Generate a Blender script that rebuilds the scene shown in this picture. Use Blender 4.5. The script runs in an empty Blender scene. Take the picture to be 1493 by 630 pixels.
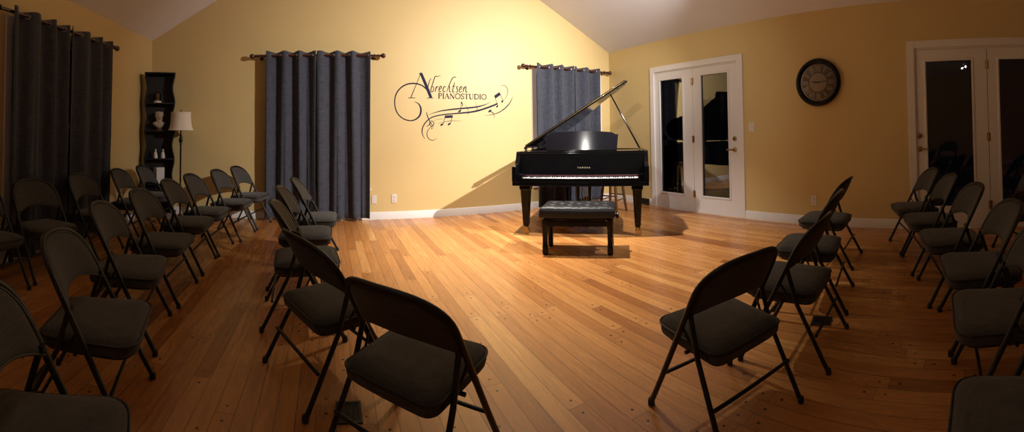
import bpy, bmesh, math, random
from mathutils import Vector, Matrix
random.seed(7)
sc = bpy.context.scene
COL = sc.collection
PI = math.pi
sin, cos = math.sin, math.cos

# ------------------------------------------------------------------ helpers
def smooth_path(pts, n=6, closed=False):
    P = [Vector(p) for p in pts]
    out = []
    m = len(P)
    for i in range(m if closed else m - 1):
        if closed:
            p0, p1, p2, p3 = P[(i - 1) % m], P[i], P[(i + 1) % m], P[(i + 2) % m]
        else:
            p1, p2 = P[i], P[i + 1]
            p0 = P[i - 1] if i > 0 else p1 * 2 - p2
            p3 = P[i + 2] if i + 2 < m else p2 * 2 - p1
        for k in range(n):
            t = k / n
            out.append(0.5 * ((2 * p1) + (p2 - p0) * t + (2 * p0 - 5 * p1 + 4 * p2 - p3) * t * t
                              + (3 * p1 - p0 - 3 * p2 + p3) * t ** 3))
    if not closed:
        out.append(P[-1])
    return out

def lerp_list(w, n):
    if not isinstance(w, (list, tuple)):
        return [w] * n
    out = []
    for i in range(n):
        t = i / max(1, n - 1) * (len(w) - 1)
        k = min(int(t), len(w) - 2)
        out.append(w[k] + (w[k + 1] - w[k]) * (t - k))
    return out

def round_poly(pts, radii, n=5):
    out = []
    m = len(pts)
    for i in range(m):
        p = Vector(pts[i]); a = Vector(pts[i - 1]); b = Vector(pts[(i + 1) % m])
        r = radii[i] if isinstance(radii, (list, tuple)) else radii
        if r <= 0:
            out.append(p); continue
        da = (a - p).normalized(); db = (b - p).normalized()
        ang = da.angle(db)
        d = r / math.tan(ang / 2)
        s = p + da * d; e = p + db * d
        for k in range(n + 1):
            t = k / n
            out.append((1 - t) ** 2 * s + 2 * t * (1 - t) * p + t * t * e)
    return out

class MB:
    def __init__(self):
        self.v = []; self.f = []
    def add(self, verts, faces, M=None):
        o = len(self.v)
        for p in verts:
            p = Vector(p)
            self.v.append(M @ p if M else p)
        for f in faces:
            self.f.append([i + o for i in f])
        return self
    def box(self, x0, x1, y0, y1, z0, z1, M=None):
        v = [(x, y, z) for x in (x0, x1) for y in (y0, y1) for z in (z0, z1)]
        f = [(0, 1, 3, 2), (4, 6, 7, 5), (0, 4, 5, 1), (2, 3, 7, 6), (0, 2, 6, 4), (1, 5, 7, 3)]
        return self.add(v, f, M)
    def tube(self, pts, r, n=10, closed=False, M=None, flat=1.0):
        P = [Vector(p) for p in pts]
        m = len(P)
        R = lerp_list(r, m)
        T = []
        for i in range(m):
            if closed:
                t = P[(i + 1) % m] - P[i - 1]
            else:
                t = P[min(i + 1, m - 1)] - P[max(i - 1, 0)]
            T.append(t.normalized())
        a = Vector((0, 0, 1)) if abs(T[0].z) < .9 else Vector((1, 0, 0))
        N = (a - T[0] * a.dot(T[0])).normalized()
        v = []
        for i in range(m):
            N = (N - T[i] * N.dot(T[i])).normalized()
            Bn = T[i].cross(N)
            for k in range(n):
                q = 2 * PI * k / n
                v.append(P[i] + (N * cos(q) * flat + Bn * sin(q)) * R[i])
        f = []
        for i in range(m if closed else m - 1):
            j = (i + 1) % m
            for k in range(n):
                l = (k + 1) % n
                f.append((i * n + k, i * n + l, j * n + l, j * n + k))
        if not closed:
            f.append(tuple(range(n - 1, -1, -1)))
            f.append(tuple((m - 1) * n + k for k in range(n)))
        return self.add(v, f, M)
    def lathe(self, prof, n=24, c=(0, 0, 0), M=None):
        v = []; f = []
        m = len(prof)
        for r, z in prof:
            for k in range(n):
                q = 2 * PI * k / n
                v.append((c[0] + max(r, 1e-5) * cos(q), c[1] + max(r, 1e-5) * sin(q), c[2] + z))
        for i in range(m - 1):
            for k in range(n):
                l = (k + 1) % n
                f.append((i * n + k, i * n + l, (i + 1) * n + l, (i + 1) * n + k))
        f.append(tuple(range(n - 1, -1, -1)))
        f.append(tuple((m - 1) * n + k for k in range(n)))
        return self.add(v, f, M)
    def loft(self, loops, M=None, cap=True, close=False):
        n = len(loops[0]); v = [p for l in loops for p in l]; f = []
        m = len(loops)
        for i in range(m if close else m - 1):
            j = (i + 1) % m
            for k in range(n):
                l = (k + 1) % n
                f.append((i * n + k, i * n + l, j * n + l, j * n + k))
        if cap and not close:
            f.append(tuple(range(n - 1, -1, -1)))
            f.append(tuple((m - 1) * n + k for k in range(n)))
        return self.add(v, f, M)
    def prism(self, poly, a0, a1, axis='z', M=None):
        def P(p, a):
            return {'z': (p[0], p[1], a), 'y': (p[0], a, p[1]), 'x': (a, p[0], p[1])}[axis]
        return self.loft([[P(p, a0) for p in poly], [P(p, a1) for p in poly]], M)
    def strip(self, pts, w, place, d0, d1):
        """flat ribbon along 2D pts of width w; place(a, b, depth) -> 3D"""
        n = len(pts); W = lerp_list(w, n)
        L = []; Rr = []
        for i in range(n):
            a = pts[max(i - 1, 0)]; b = pts[min(i + 1, n - 1)]
            t = Vector((b[0] - a[0], b[1] - a[1])).normalized()
            nx, ny = -t.y * W[i] / 2, t.x * W[i] / 2
            L.append((pts[i][0] + nx, pts[i][1] + ny)); Rr.append((pts[i][0] - nx, pts[i][1] - ny))
        loops = []
        for i in range(n):
            loops.append([place(*L[i], d0), place(*Rr[i], d0), place(*Rr[i], d1), place(*L[i], d1)])
        return self.loft(loops)
    def sphere(self, c, r, n=12, m=8, M=None, s=(1, 1, 1)):
        prof = [(sin(PI * i / m), -cos(PI * i / m)) for i in range(m + 1)]
        prof[0] = (1e-4, -1); prof[-1] = (1e-4, 1)
        S = Matrix.Translation(Vector(c)) @ Matrix.Diagonal((r * s[0], r * s[1], r * s[2], 1))
        return self.lathe(prof, n, M=(M @ S) if M else S)
    def build(self, name, mat, parent=None, smooth=40, bevel=0, seg=2, loc=None):
        me = bpy.data.meshes.new(name)
        me.from_pydata([tuple(p) for p in self.v], [], self.f)
        bm = bmesh.new(); bm.from_mesh(me)
        bmesh.ops.remove_doubles(bm, verts=bm.verts, dist=1e-6)
        bmesh.ops.recalc_face_normals(bm, faces=bm.faces)
        bm.to_mesh(me); bm.free()
        me.materials.append(mat)
        me.shade_smooth()
        me.set_sharp_from_angle(angle=math.radians(smooth))
        ob = bpy.data.objects.new(name, me)
        COL.objects.link(ob)
        if parent: ob.parent = parent
        if loc: ob.location = loc
        if bevel:
            b = ob.modifiers.new('bevel', 'BEVEL'); b.width = bevel; b.segments = seg
            b.limit_method = 'ANGLE'; b.angle_limit = math.radians(35)
        return ob

def thing(name, label, cat, loc=(0, 0, 0), rz=0, group=None):
    o = bpy.data.objects.new(name, None); COL.objects.link(o)
    o.empty_display_size = .1
    o.location = loc; o.rotation_euler = (0, 0, rz)
    o['label'] = label; o['category'] = cat
    if group: o['group'] = group
    return o
def tag(o, label, cat, group=None):
    o['label'] = label; o['category'] = cat
    if group: o['group'] = group
    return o
def struct(o):
    o['kind'] = 'structure'
    return o
def empty_struct(name, loc=(0, 0, 0)):
    o = bpy.data.objects.new(name, None); COL.objects.link(o); o.location = loc
    o.empty_display_size = .1
    return struct(o)

# ------------------------------------------------------------------ materials
def nodes(name):
    m = bpy.data.materials.new(name); m.use_nodes = True
    nt = m.node_tree
    return m, nt, nt.nodes['Principled BSDF']
def pm(name, col, rough=.5, metal=0., ns=20., amt=.12, bump=0., bscale=None, coat=0., spec=.5, stretch=None):
    m, nt, b = nodes(name)
    N = nt.nodes; L = nt.links
    tc = N.new('ShaderNodeTexCoord'); mp = N.new('ShaderNodeMapping'); nz = N.new('ShaderNodeTexNoise')
    if stretch: mp.inputs['Scale'].default_value = stretch
    L.new(tc.outputs['Object'], mp.inputs['Vector']); L.new(mp.outputs['Vector'], nz.inputs['Vector'])
    nz.inputs['Scale'].default_value = ns; nz.inputs['Detail'].default_value = 4
    mx = N.new('ShaderNodeMix'); mx.data_type = 'RGBA'
    mx.inputs[6].default_value = (*[c * (1 - amt) for c in col], 1)
    mx.inputs[7].default_value = (*[min(1, c * (1 + amt)) for c in col], 1)
    L.new(nz.outputs['Fac'], mx.inputs[0]); L.new(mx.outputs[2], b.inputs['Base Color'])
    b.inputs['Roughness'].default_value = rough; b.inputs['Metallic'].default_value = metal
    b.inputs['Specular IOR Level'].default_value = spec
    if coat:
        b.inputs['Coat Weight'].default_value = coat; b.inputs['Coat Roughness'].default_value = .03
    if bump:
        bp = N.new('ShaderNodeBump'); bp.inputs['Strength'].default_value = bump; bp.inputs['Distance'].default_value = .004
        n2 = N.new('ShaderNodeTexNoise'); n2.inputs['Scale'].default_value = bscale or ns * 4
        L.new(mp.outputs['Vector'], n2.inputs['Vector']); L.new(n2.outputs['Fac'], bp.inputs['Height'])
        L.new(bp.outputs['Normal'], b.inputs['Normal'])
    return m

def weave(name, col, scale=900, rough=.9, amt=.35, spec=.15):
    """woven cloth: fine crossing threads, slubs and colour variation"""
    m, nt, b = nodes(name); N = nt.nodes; L = nt.links
    tc = N.new('ShaderNodeTexCoord')
    def noise(st, sc_):
        mp = N.new('ShaderNodeMapping'); mp.inputs['Scale'].default_value = st
        nz = N.new('ShaderNodeTexNoise'); nz.inputs['Scale'].default_value = sc_; nz.inputs['Detail'].default_value = 3
        L.new(tc.outputs['Object'], mp.inputs['Vector']); L.new(mp.outputs['Vector'], nz.inputs['Vector'])
        return nz.outputs['Fac']
    a = noise((1, 1, .06), scale * .15); c = noise((.06, .06, 1), scale * .15)
    ad = N.new('ShaderNodeMath'); ad.operation = 'ADD'; L.new(a, ad.inputs[0]); L.new(c, ad.inputs[1])
    rm = N.new('ShaderNodeMapRange'); rm.inputs[1].default_value = .7; rm.inputs[2].default_value = 1.3
    rm.inputs[3].default_value = 1 - amt; rm.inputs[4].default_value = 1 + amt
    L.new(ad.outputs[0], rm.inputs[0])
    vm = N.new('ShaderNodeVectorMath'); vm.operation = 'SCALE'; vm.inputs[0].default_value = col
    L.new(rm.outputs[0], vm.inputs['Scale']); L.new(vm.outputs[0], b.inputs['Base Color'])
    b.inputs['Roughness'].default_value = rough; b.inputs['Specular IOR Level'].default_value = spec
    b.inputs['Sheen Weight'].default_value = .15; b.inputs['Sheen Roughness'].default_value = .5
    bp = N.new('ShaderNodeBump'); bp.inputs['Strength'].default_value = .25; bp.inputs['Distance'].default_value = .002
    L.new(ad.outputs[0], bp.inputs['Height']); L.new(bp.outputs['Normal'], b.inputs['Normal'])
    return m

def floor_mat():
    m, nt, b = nodes('oak_floor'); N = nt.nodes; L = nt.links
    def M(op, a, c=None, d=None):
        n = N.new('ShaderNodeMath'); n.operation = op
        for i, x in enumerate((a, c, d)):
            if x is None: continue
            if isinstance(x, (int, float)): n.inputs[i].default_value = x
            else: L.new(x, n.inputs[i])
        return n.outputs[0]
    tc = N.new('ShaderNodeTexCoord'); sp = N.new('ShaderNodeSeparateXYZ'); L.new(tc.outputs['Object'], sp.inputs[0])
    X, Y = sp.outputs[0], sp.outputs[1]
    W = .088; LEN = 1.25
    u = M('DIVIDE', M('ADD', X, 10.0), W); row = M('FLOOR', u); fu = M('FRACT', u)
    wn = N.new('ShaderNodeTexWhiteNoise'); wn.noise_dimensions = '1D'; L.new(row, wn.inputs['W'])
    wn2 = N.new('ShaderNodeTexWhiteNoise'); wn2.noise_dimensions = '1D'; L.new(M('ADD', row, 77.3), wn2.inputs['W'])
    ln = M('ADD', LEN * .75, M('MULTIPLY', wn2.outputs['Value'], LEN * .6))
    v = M('ADD', M('DIVIDE', M('ADD', Y, 20.0), ln), M('MULTIPLY', wn.outputs['Value'], 7.0))
    idx = M('FLOOR', v); fv = M('FRACT', v)
    cb = N.new('ShaderNodeCombineXYZ'); L.new(row, cb.inputs[0]); L.new(idx, cb.inputs[1])
    pw = N.new('ShaderNodeTexWhiteNoise'); pw.noise_dimensions = '3D'; L.new(cb.outputs[0], pw.inputs['Vector'])
    rp = N.new('ShaderNodeValToRGB'); L.new(pw.outputs['Value'], rp.inputs[0])
    cs = [(0, (.30, .108, .030)), (.12, (.42, .168, .046)), (.5, (.50, .213, .062)), (.85, (.555, .25, .076)), (1, (.62, .31, .10))]
    e = rp.color_ramp.elements
    e[0].position, e[0].color = cs[0][0], (*cs[0][1], 1); e[1].position, e[1].color = cs[-1][0], (*cs[-1][1], 1)
    for p, c in cs[1:-1]:
        k = e.new(p); k.color = (*c, 1)
    # grain: stretched noise, shifted per plank
    off = N.new('ShaderNodeVectorMath'); off.operation = 'ADD'
    sc3 = N.new('ShaderNodeVectorMath'); sc3.operation = 'SCALE'; L.new(pw.outputs['Color'], sc3.inputs[0]); sc3.inputs['Scale'].default_value = 13
    L.new(tc.outputs['Object'], off.inputs[0]); L.new(sc3.outputs[0], off.inputs[1])
    mp = N.new('ShaderNodeMapping'); mp.inputs['Scale'].default_value = (24, 1.6, 1); L.new(off.outputs[0], mp.inputs['Vector'])
    nz = N.new('ShaderNodeTexNoise'); nz.inputs['Scale'].default_value = 2.2; nz.inputs['Detail'].default_value = 5; nz.inputs['Distortion'].default_value = .8
    L.new(mp.outputs['Vector'], nz.inputs['Vector'])
    gr = N.new('ShaderNodeMapRange'); gr.inputs[1].default_value = .3; gr.inputs[2].default_value = .75; gr.inputs[3].default_value = 1.08; gr.inputs[4].default_value = .74
    L.new(nz.outputs['Fac'], gr.inputs[0])
    # gaps
    eu = M('MULTIPLY', M('MINIMUM', fu, M('SUBTRACT', 1.0, fu)), W)
    ev = M('MULTIPLY', M('MINIMUM', fv, M('SUBTRACT', 1.0, fv)), ln)
    gap = M('LESS_THAN', M('MINIMUM', eu, ev), .0016)
    # pegs either side of each butt joint
    cx = M('MULTIPLY', M('SUBTRACT', fu, .5), W)
    dy = M('SUBTRACT', ev, .05)
    rr = M('SQRT', M('ADD', M('MULTIPLY', cx, cx), M('MULTIPLY', dy, dy)))
    peg = M('LESS_THAN', rr, .0072)
    dark = M('MAXIMUM', M('MULTIPLY', gap, .72), M('MULTIPLY', peg, .9))
    fac = M('MULTIPLY', gr.outputs[0], M('SUBTRACT', 1.0, dark))
    vm = N.new('ShaderNodeVectorMath'); vm.operation = 'SCALE'; L.new(rp.outputs['Color'], vm.inputs[0]); L.new(fac, vm.inputs['Scale'])
    L.new(vm.outputs[0], b.inputs['Base Color'])
    ro = N.new('ShaderNodeMapRange'); ro.inputs[3].default_value = .2; ro.inputs[4].default_value = .34
    L.new(nz.outputs['Fac'], ro.inputs[0]); L.new(ro.outputs[0], b.inputs['Roughness'])
    b.inputs['Specular IOR Level'].default_value = .5
    bp = N.new('ShaderNodeBump'); bp.inputs['Strength'].default_value = .35; bp.inputs['Distance'].default_value = .002
    L.new(M('SUBTRACT', M('MULTIPLY', nz.outputs['Fac'], .25), dark), bp.inputs['Height']); L.new(bp.outputs['Normal'], b.inputs['Normal'])
    return m

def glass_mat(name, tint=(1, 1, 1), ior=1.5):
    m = bpy.data.materials.new(name); m.use_nodes = True
    nt = m.node_tree; N = nt.nodes; L = nt.links; N.clear()
    o = N.new('ShaderNodeOutputMaterial'); mx = N.new('ShaderNodeMixShader')
    t = N.new('ShaderNodeBsdfTransparent'); g = N.new('ShaderNodeBsdfGlossy'); fr = N.new('ShaderNodeFresnel')
    nz = N.new('ShaderNodeTexNoise'); nz.inputs['Scale'].default_value = 1.5
    rg = N.new('ShaderNodeMapRange'); rg.inputs[3].default_value = .0; rg.inputs[4].default_value = .008
    L.new(nz.outputs['Fac'], rg.inputs[0]); L.new(rg.outputs[0], g.inputs['Roughness'])
    t.inputs['Color'].default_value = (*tint, 1); fr.inputs['IOR'].default_value = ior
    L.new(fr.outputs[0], mx.inputs[0]); L.new(t.outputs[0], mx.inputs[1]); L.new(g.outputs[0], mx.inputs[2])
    L.new(mx.outputs[0], o.inputs['Surface'])
    return m

M_ = {}
M_['wall'] = pm('tan_wall_paint', (.67, .512, .24), .48, ns=3, amt=.03, bump=.06, bscale=140, spec=.45)
M_['ceiling'] = pm('ceiling_paint', (.80, .80, .89), .9, ns=3, amt=.03, bump=.05, bscale=160, spec=.2)
M_['floor'] = floor_mat()
M_['trim'] = pm('white_trim_paint', (.78, .76, .76), .35, ns=5, amt=.02)
M_['door'] = pm('white_door_paint', (.76, .74, .75), .38, ns=4, amt=.025)
M_['glass'] = glass_mat('door_glass')
M_['brass'] = pm('aged_brass', (.36, .25, .12), .34, 1., ns=30, amt=.2)
M_['fabric'] = weave('charcoal_upholstery', (.060, .059, .058), 1400, amt=.32)
M_['piping'] = pm('black_piping', (.012, .011, .012), .5, ns=60)
M_['black_metal'] = pm('black_chair_enamel', (.010, .010, .011), .42, ns=40, amt=.2, spec=.4)
M_['rubber'] = pm('black_rubber', (.012, .012, .012), .7, ns=60)
M_['curtain'] = weave('slate_curtain_cloth', (.054, .059, .081), 1100, amt=.4)
M_['mahogany'] = pm('dark_mahogany', (.045, .012, .008), .22, ns=12, amt=.35, stretch=(1, 1, 6), coat=.5)
M_['grommet'] = pm('brushed_pewter', (.35, .34, .34), .35, 1., ns=40)
M_['ebony'] = pm('polished_ebony', (.003, .003, .0035), .10, ns=8, amt=.3, spec=.2)
M_['desk'] = pm('satin_ebony', (.006, .006, .009), .16, ns=8, amt=.3)
M_['ivory'] = pm('white_key_plastic', (.80, .79, .80), .22, ns=20, amt=.02)
M_['blackkey'] = pm('black_key_plastic', (.008, .008, .009), .25, ns=20)
M_['gold'] = pm('gold_iron_plate', (.60, .42, .16), .2, .95, ns=14, amt=.15)
M_['brassy'] = pm('bright_brass', (.40, .28, .10), .3, 1., ns=20)
M_['spruce'] = pm('spruce_soundboard', (.48, .27, .10), .4, ns=6, amt=.2, stretch=(20, 1, 1))
M_['leather'] = pm('black_tufted_leather', (.012, .012, .014), .42, ns=60, amt=.25, bump=.12, bscale=320, spec=.25)
M_['stoolwood'] = pm('brown_stool_wood', (.10, .045, .018), .35, ns=10, amt=.3, stretch=(8, 8, 1))
M_['blackwood'] = pm('black_lacquered_wood', (.006, .006, .006), .4, ns=10, amt=.3)
M_['plaster'] = pm('antique_plaster', (.42, .33, .24), .7, ns=22, amt=.3)
M_['white'] = pm('white_ceramic', (.62, .60, .57), .35, ns=10, amt=.05)
M_['card'] = pm('white_card', (.60, .57, .55), .7, ns=10, amt=.05)
M_['shade'] = pm('cream_lamp_shade', (.72, .64, .54), .85, ns=60, amt=.06, bump=.1, bscale=300)
M_['bronze'] = pm('dark_bronze', (.02, .014, .010), .38, .6, ns=20, amt=.3)
M_['plate'] = pm('white_outlet_plastic', (.72, .69, .66), .35, ns=10, amt=.02)
M_['slot'] = pm('dark_slot', (.02, .02, .02), .6, ns=10)
M_['vinyl'] = pm('navy_vinyl', (.020, .021, .050), .7, ns=8, amt=.1, spec=.12)
M_['clockface'] = pm('mottled_brown_clock_dial', (.20, .16, .115), .55, ns=22, amt=.7)
M_['clockdisc'] = pm('tan_clock_disc', (.60, .52, .42), .55, ns=10, amt=.08)
M_['clockframe'] = pm('black_clock_frame', (.006, .005, .005), .3, ns=10, spec=.22)
M_['numeral'] = pm('cream_numeral', (.78, .72, .62), .5, ns=12, amt=.06)
M_['vent'] = pm('bronze_vent_metal', (.055, .042, .028), .5, .3, ns=30, amt=.2)
M_['vinylblack'] = pm('black_register_metal', (.012, .010, .008), .5, .3, ns=30, amt=.2)

# ------------------------------------------------------------------ camera (panoramic, as the photo)
cd = bpy.data.cameras.new('camera'); cam = bpy.data.objects.new('camera', cd); COL.objects.link(cam)
cd.type = 'PANO'; cd.panorama_type = 'CENTRAL_CYLINDRICAL'
cd.central_cylindrical_range_u_min = -1.2373228; cd.central_cylindrical_range_u_max = 1.2373228
cd.central_cylindrical_range_v_max = .2992327; cd.central_cylindrical_range_v_min = -.7449915
cd.central_cylindrical_radius = 1.0
cd.clip_start = .02
rx = Vector((.90362, -.42817, -.011696)); uy = Vector((-.000396, -.02814, .999604)); fz = Vector((.428331, .903259, .025597))
R = Matrix((rx, uy, -fz)).transposed().to_4x4()
cam.matrix_world = Matrix.Translation((0, 0, 1.22)) @ R
sc.camera = cam

# ------------------------------------------------------------------ room shell
XL, XR, YB, YF = -2.749, 4.851, 6.005, -3.6
EAVE, RX, RZ = 2.716, 1.05, 4.67
T = .12
def wall_rects(a0, a1, z0, z1, holes):
    """rectangles covering [a0,a1]x[z0,z1] minus holes"""
    out = []; a = a0
    for h in sorted(holes):
        out.append((a, h[0], z0, z1))
        if h[2] > z0: out.append((h[0], h[1], z0, h[2]))
        if h[3] < z1: out.append((h[0], h[1], h[3], z1))
        a = h[1]
    out.append((a, a1, z0, z1))
    return out
D1 = (3.18, 4.82, 0, 2.20)      # french doors beside the piano (y range)
D2 = (-.98, .74, 0, 2.135)      # second french doors
W1 = (2.83, 4.40, .35, 2.24)    # left wall window (y)
W2 = (-.82, .50, .45, 2.28)     # back wall windows (x)
W3 = (3.30, 4.56, .45, 2.22)
mb = MB(); mb.box(XL - T, XR + T, YF - T, YB + T, -.1, 0); struct(mb.build('floor', M_['floor']))
mb = MB()
for a, b, z0, z1 in wall_rects(YF - T, YB + T, 0, EAVE, [D2, D1]): mb.box(XR, XR + T, a, b, z0, z1)
struct(mb.build('wall_right', M_['wall'], smooth=20))
mb = MB()
for a, b, z0, z1 in wall_rects(YF - T, YB + T, 0, EAVE, [W1]): mb.box(XL - T, XL, a, b, z0, z1)
struct(mb.build('wall_left', M_['wall'], smooth=20))
gable = [(XL, EAVE), (XR, EAVE), (RX, RZ)]
mb = MB()
for a, b, z0, z1 in wall_rects(XL, XR, 0, EAVE, [W2, W3]): mb.box(a, b, YB, YB + T, z0, z1)
mb.prism(gable, YB, YB + T, 'y'); struct(mb.build('wall_back', M_['wall'], smooth=20))
mb = MB(); mb.box(XL, XR, YF - T, YF, 0, EAVE); mb.prism(gable, YF - T, YF, 'y'); struct(mb.build('wall_front', M_['wall'], smooth=20))
mb = MB()
k = (RZ - EAVE) / (RX - XL); k2 = (RZ - EAVE) / (XR - RX)
mb.prism([(XL - T, EAVE - T * k), (RX, RZ), (XR + T, EAVE - T * k2), (XR + T, EAVE - T * k2 + .12), (RX, RZ + .12), (XL - T, EAVE - T * k + .12)], YF - T, YB + T, 'y')
struct(mb.build('ceiling', M_['ceiling'], smooth=10))
# baseboards: profile with a small cap bead
BH = .108
def baseboard(name, p, q, inward):
    p = Vector(p); q = Vector(q); n = Vector(inward)
    prof = [(0, 0), (.017, 0), (.017, BH - .022), (.012, BH - .012), (.012, BH - .004), (.006, BH), (0, BH)]
    mb = MB(); mb.loft([[(*(e + n * a), z) for a, z in prof] for e in (p, q)])
    return struct(mb.build(name, M_['trim']))
baseboard('baseboard_back', (XL + .017, YB), (XR - .017, YB), (0, -1))
baseboard('baseboard_left', (XL, YF), (XL, YB), (1, 0))
baseboard('baseboard_right_far', (XR, D1[1] + .09), (XR, YB), (-1, 0))
baseboard('baseboard_right_middle', (XR, D2[1] + .09), (XR, D1[0] - .09), (-1, 0))
baseboard('baseboard_right_near', (XR, YF), (XR, D2[0] - .09), (-1, 0))
# door casings
def casing(name, d, plane, side, z0=0., head=True, sill=False):
    """plane: 'x' wall at x=side, opening along y; 'y' wall at y=side, opening along x. stands 16 mm off the wall"""
    w, t = .088, .018
    mb = MB()
    def bx(a, b, u, v, tt=t):
        s = side
        if plane == 'x':
            s0, s1 = (s - tt, s + .03) if s > 0 else (s - .03, s + tt)
            mb.box(s0, s1, a, b, u, v)
        else:
            mb.box(a, b, s - tt, s + .03, u, v)
    bx(d[0] - w, d[0], z0, d[3] + w); bx(d[1], d[1] + w, z0, d[3] + w); bx(d[0], d[1], d[3], d[3] + w)
    if sill: bx(d[0] - w - .02, d[1] + w + .02, z0 - .03, z0, .045); bx(d[0] - w, d[1] + w, z0 - .11, z0 - .03)
    return struct(mb.build(name, M_['trim'], smooth=20, bevel=.004))
casing('trim_1', D1, 'x', XR); casing('trim_2', D2, 'x', XR)

def french_door(name, d, mid, glassL, glassR, gz, lock_y, hinge_side, mirror):
    root = empty_struct(name)
    xi, xo = XR + .004, XR + .048
    # jamb frame
    mb = MB()
    mb.box(XR, XR + T, d[0], d[0] + .018, 0, d[3]); mb.box(XR, XR + T, d[1] - .018, d[1], 0, d[3]); mb.box(XR, XR + T, d[0] + .018, d[1] - .018, d[3] - .018, d[3])
    mb.box(XR + .001, XR + T, d[0] + .018, d[1] - .018, 0, .018)
    mb.build('door_frame', M_['trim'], root, smooth=20)
    for (a, b, g) in ((d[0] + .021, mid - .003, glassR), (mid + .003, d[1] - .021, glassL)):
        z1 = d[3] - .021
        mb = MB()
        mb.box(xi, xo, a, g[0], .02, z1); mb.box(xi, xo, g[1], b, .02, z1)
        mb.box(xi, xo, g[0], g[1], .02, gz[0]); mb.box(xi, xo, g[0], g[1], gz[1], z1)
        leaf = mb.build('door_leaf', M_['door'], root, smooth=20)
        mb = MB()   # raised moulding round the pane
        c = .022
        for (p, q, r, s) in ((g[0] - .004, g[0] + c, gz[0] - .004, gz[1] + .004), (g[1] - c, g[1] + .004, gz[0] - .004, gz[1] + .004),
                             (g[0] + c, g[1] - c, gz[0] - .004, gz[0] + c), (g[0] + c, g[1] - c, gz[1] - c, gz[1] + .004)):
            mb.box(xi - .008, xi + .01, p, q, r, s)
        mb.build('glazing_bead', M_['door'], leaf, smooth=20, bevel=.005)
        mb = MB(); mb.box(XR + .022, XR + .030, g[0], g[1], gz[0], gz[1]); mb.build('glass_pane', M_['glass'], leaf)
        has_lock = a <= lock_y <= b
        if has_lock:
            for z in (d[3] - .22, d[3] * .5, .27):
                mb = MB(); mb.tube([(xi - .009, mid, z - .05), (xi - .009, mid, z + .05)], .009, 10); mb.box(xi - .005, xi + .001, mid - .022, mid + .022, z - .048, z + .048)
                mb.tube([(xi - .009, mid, z - .058), (xi - .009, mid, z - .05)], .006, 8); mb.tube([(xi - .009, mid, z + .05), (xi - .009, mid, z + .058)], .006, 8)
                mb.build('hinge', M_['brass'], leaf)
            Rm = Matrix.Translation((xi, lock_y, 0)) @ Matrix.Rotation(-PI / 2, 4, 'Y')
            zz = 1.105 if d is D1 else 1.10
            mb = MB(); mb.lathe([(.034, 0), (.034, .006), (.028, .014), (.02, .016)], 24, M=Rm @ Matrix.Translation((zz, 0, 0)))
            mb.box(xi - .034, xi - .014, lock_y - .005, lock_y + .005, zz - .018, zz + .018)
            mb.build('deadbolt', M_['brass'], leaf)
            zz -= .155
            mb = MB(); mb.lathe([(.034, 0), (.034, .006), (.027, .014), (.013, .018), (.011, .05), (.014, .052)], 24, M=Rm @ Matrix.Translation((zz, 0, 0)))
            dy = mirror * .11
            mb.tube(smooth_path([(xi - .046, lock_y, zz), (xi - .05, lock_y + dy * .25, zz + .004), (xi - .052, lock_y + dy * .7, zz + .002), (xi - .05, lock_y + dy, zz - .004)], 4), [.011, .009, .008, .010], 10)
            mb.build('lever_handle', M_['brass'], leaf)
    return root
french_door('door_1', D1, 4.009, (4.19, 4.715), (3.335, 3.868), (.235, 2.075), 3.255, 0, 1)
french_door('door_2', D2, -.113, (.05, .632), (-.84, -.232), (.245, 1.995), .705, 0, -1)

# windows behind the curtains: frame, sash bars and dark glass
def window(name, d, plane, side):
    root = empty_struct(name)
    def bx(mb, a, b, u, v, t0, t1):
        if plane == 'x': mb.box(*((side - t1, side - t0) if side < 0 else (side + t0, side + t1)), a, b, u, v)
        else: mb.box(a, b, side + t0, side + t1, u, v)
    mb = MB(); f = .045
    bx(mb, d[0], d[0] + f, d[2], d[3], .02, T); bx(mb, d[1] - f, d[1], d[2], d[3], .02, T)
    bx(mb, d[0] + f, d[1] - f, d[2], d[2] + f, .02, T); bx(mb, d[0] + f, d[1] - f, d[3] - f, d[3], .02, T)
    mb.build('window_frame', M_['trim'], root, smooth=20)
    mid = (d[0] + d[1]) / 2; zm = (d[2] + d[3]) / 2
    mb = MB(); bx(mb, mid - .025, mid + .025, d[2] + f, d[3] - f, .04, .09)
    for a, b in ((d[0] + f, mid - .025), (mid + .025, d[1] - f)): bx(mb, a, b, zm - .02, zm + .02, .045, .085)
    mb.build('sash_bar', M_['trim'], root, smooth=20)
    for a, b in ((d[0] + f, mid - .025), (mid + .025, d[1] - f)):
        for u, v in ((d[2] + f, zm - .02), (zm + .02, d[3] - f)):
            mb = MB(); bx(mb, a, b, u, v, .060, .066); mb.build('glass_pane', M_['glass'], root)
    return root
window('window_1', W1, 'x', XL); window('window_2', W2, 'y', YB); window('window_3', W3, 'y', YB)
casing('trim_3', W1, 'x', XL, W1[2], sill=True); casing('trim_4', W2, 'y', YB, W2[2], sill=True); casing('trim_5', W3, 'y', YB, W3[2], sill=True)

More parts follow.
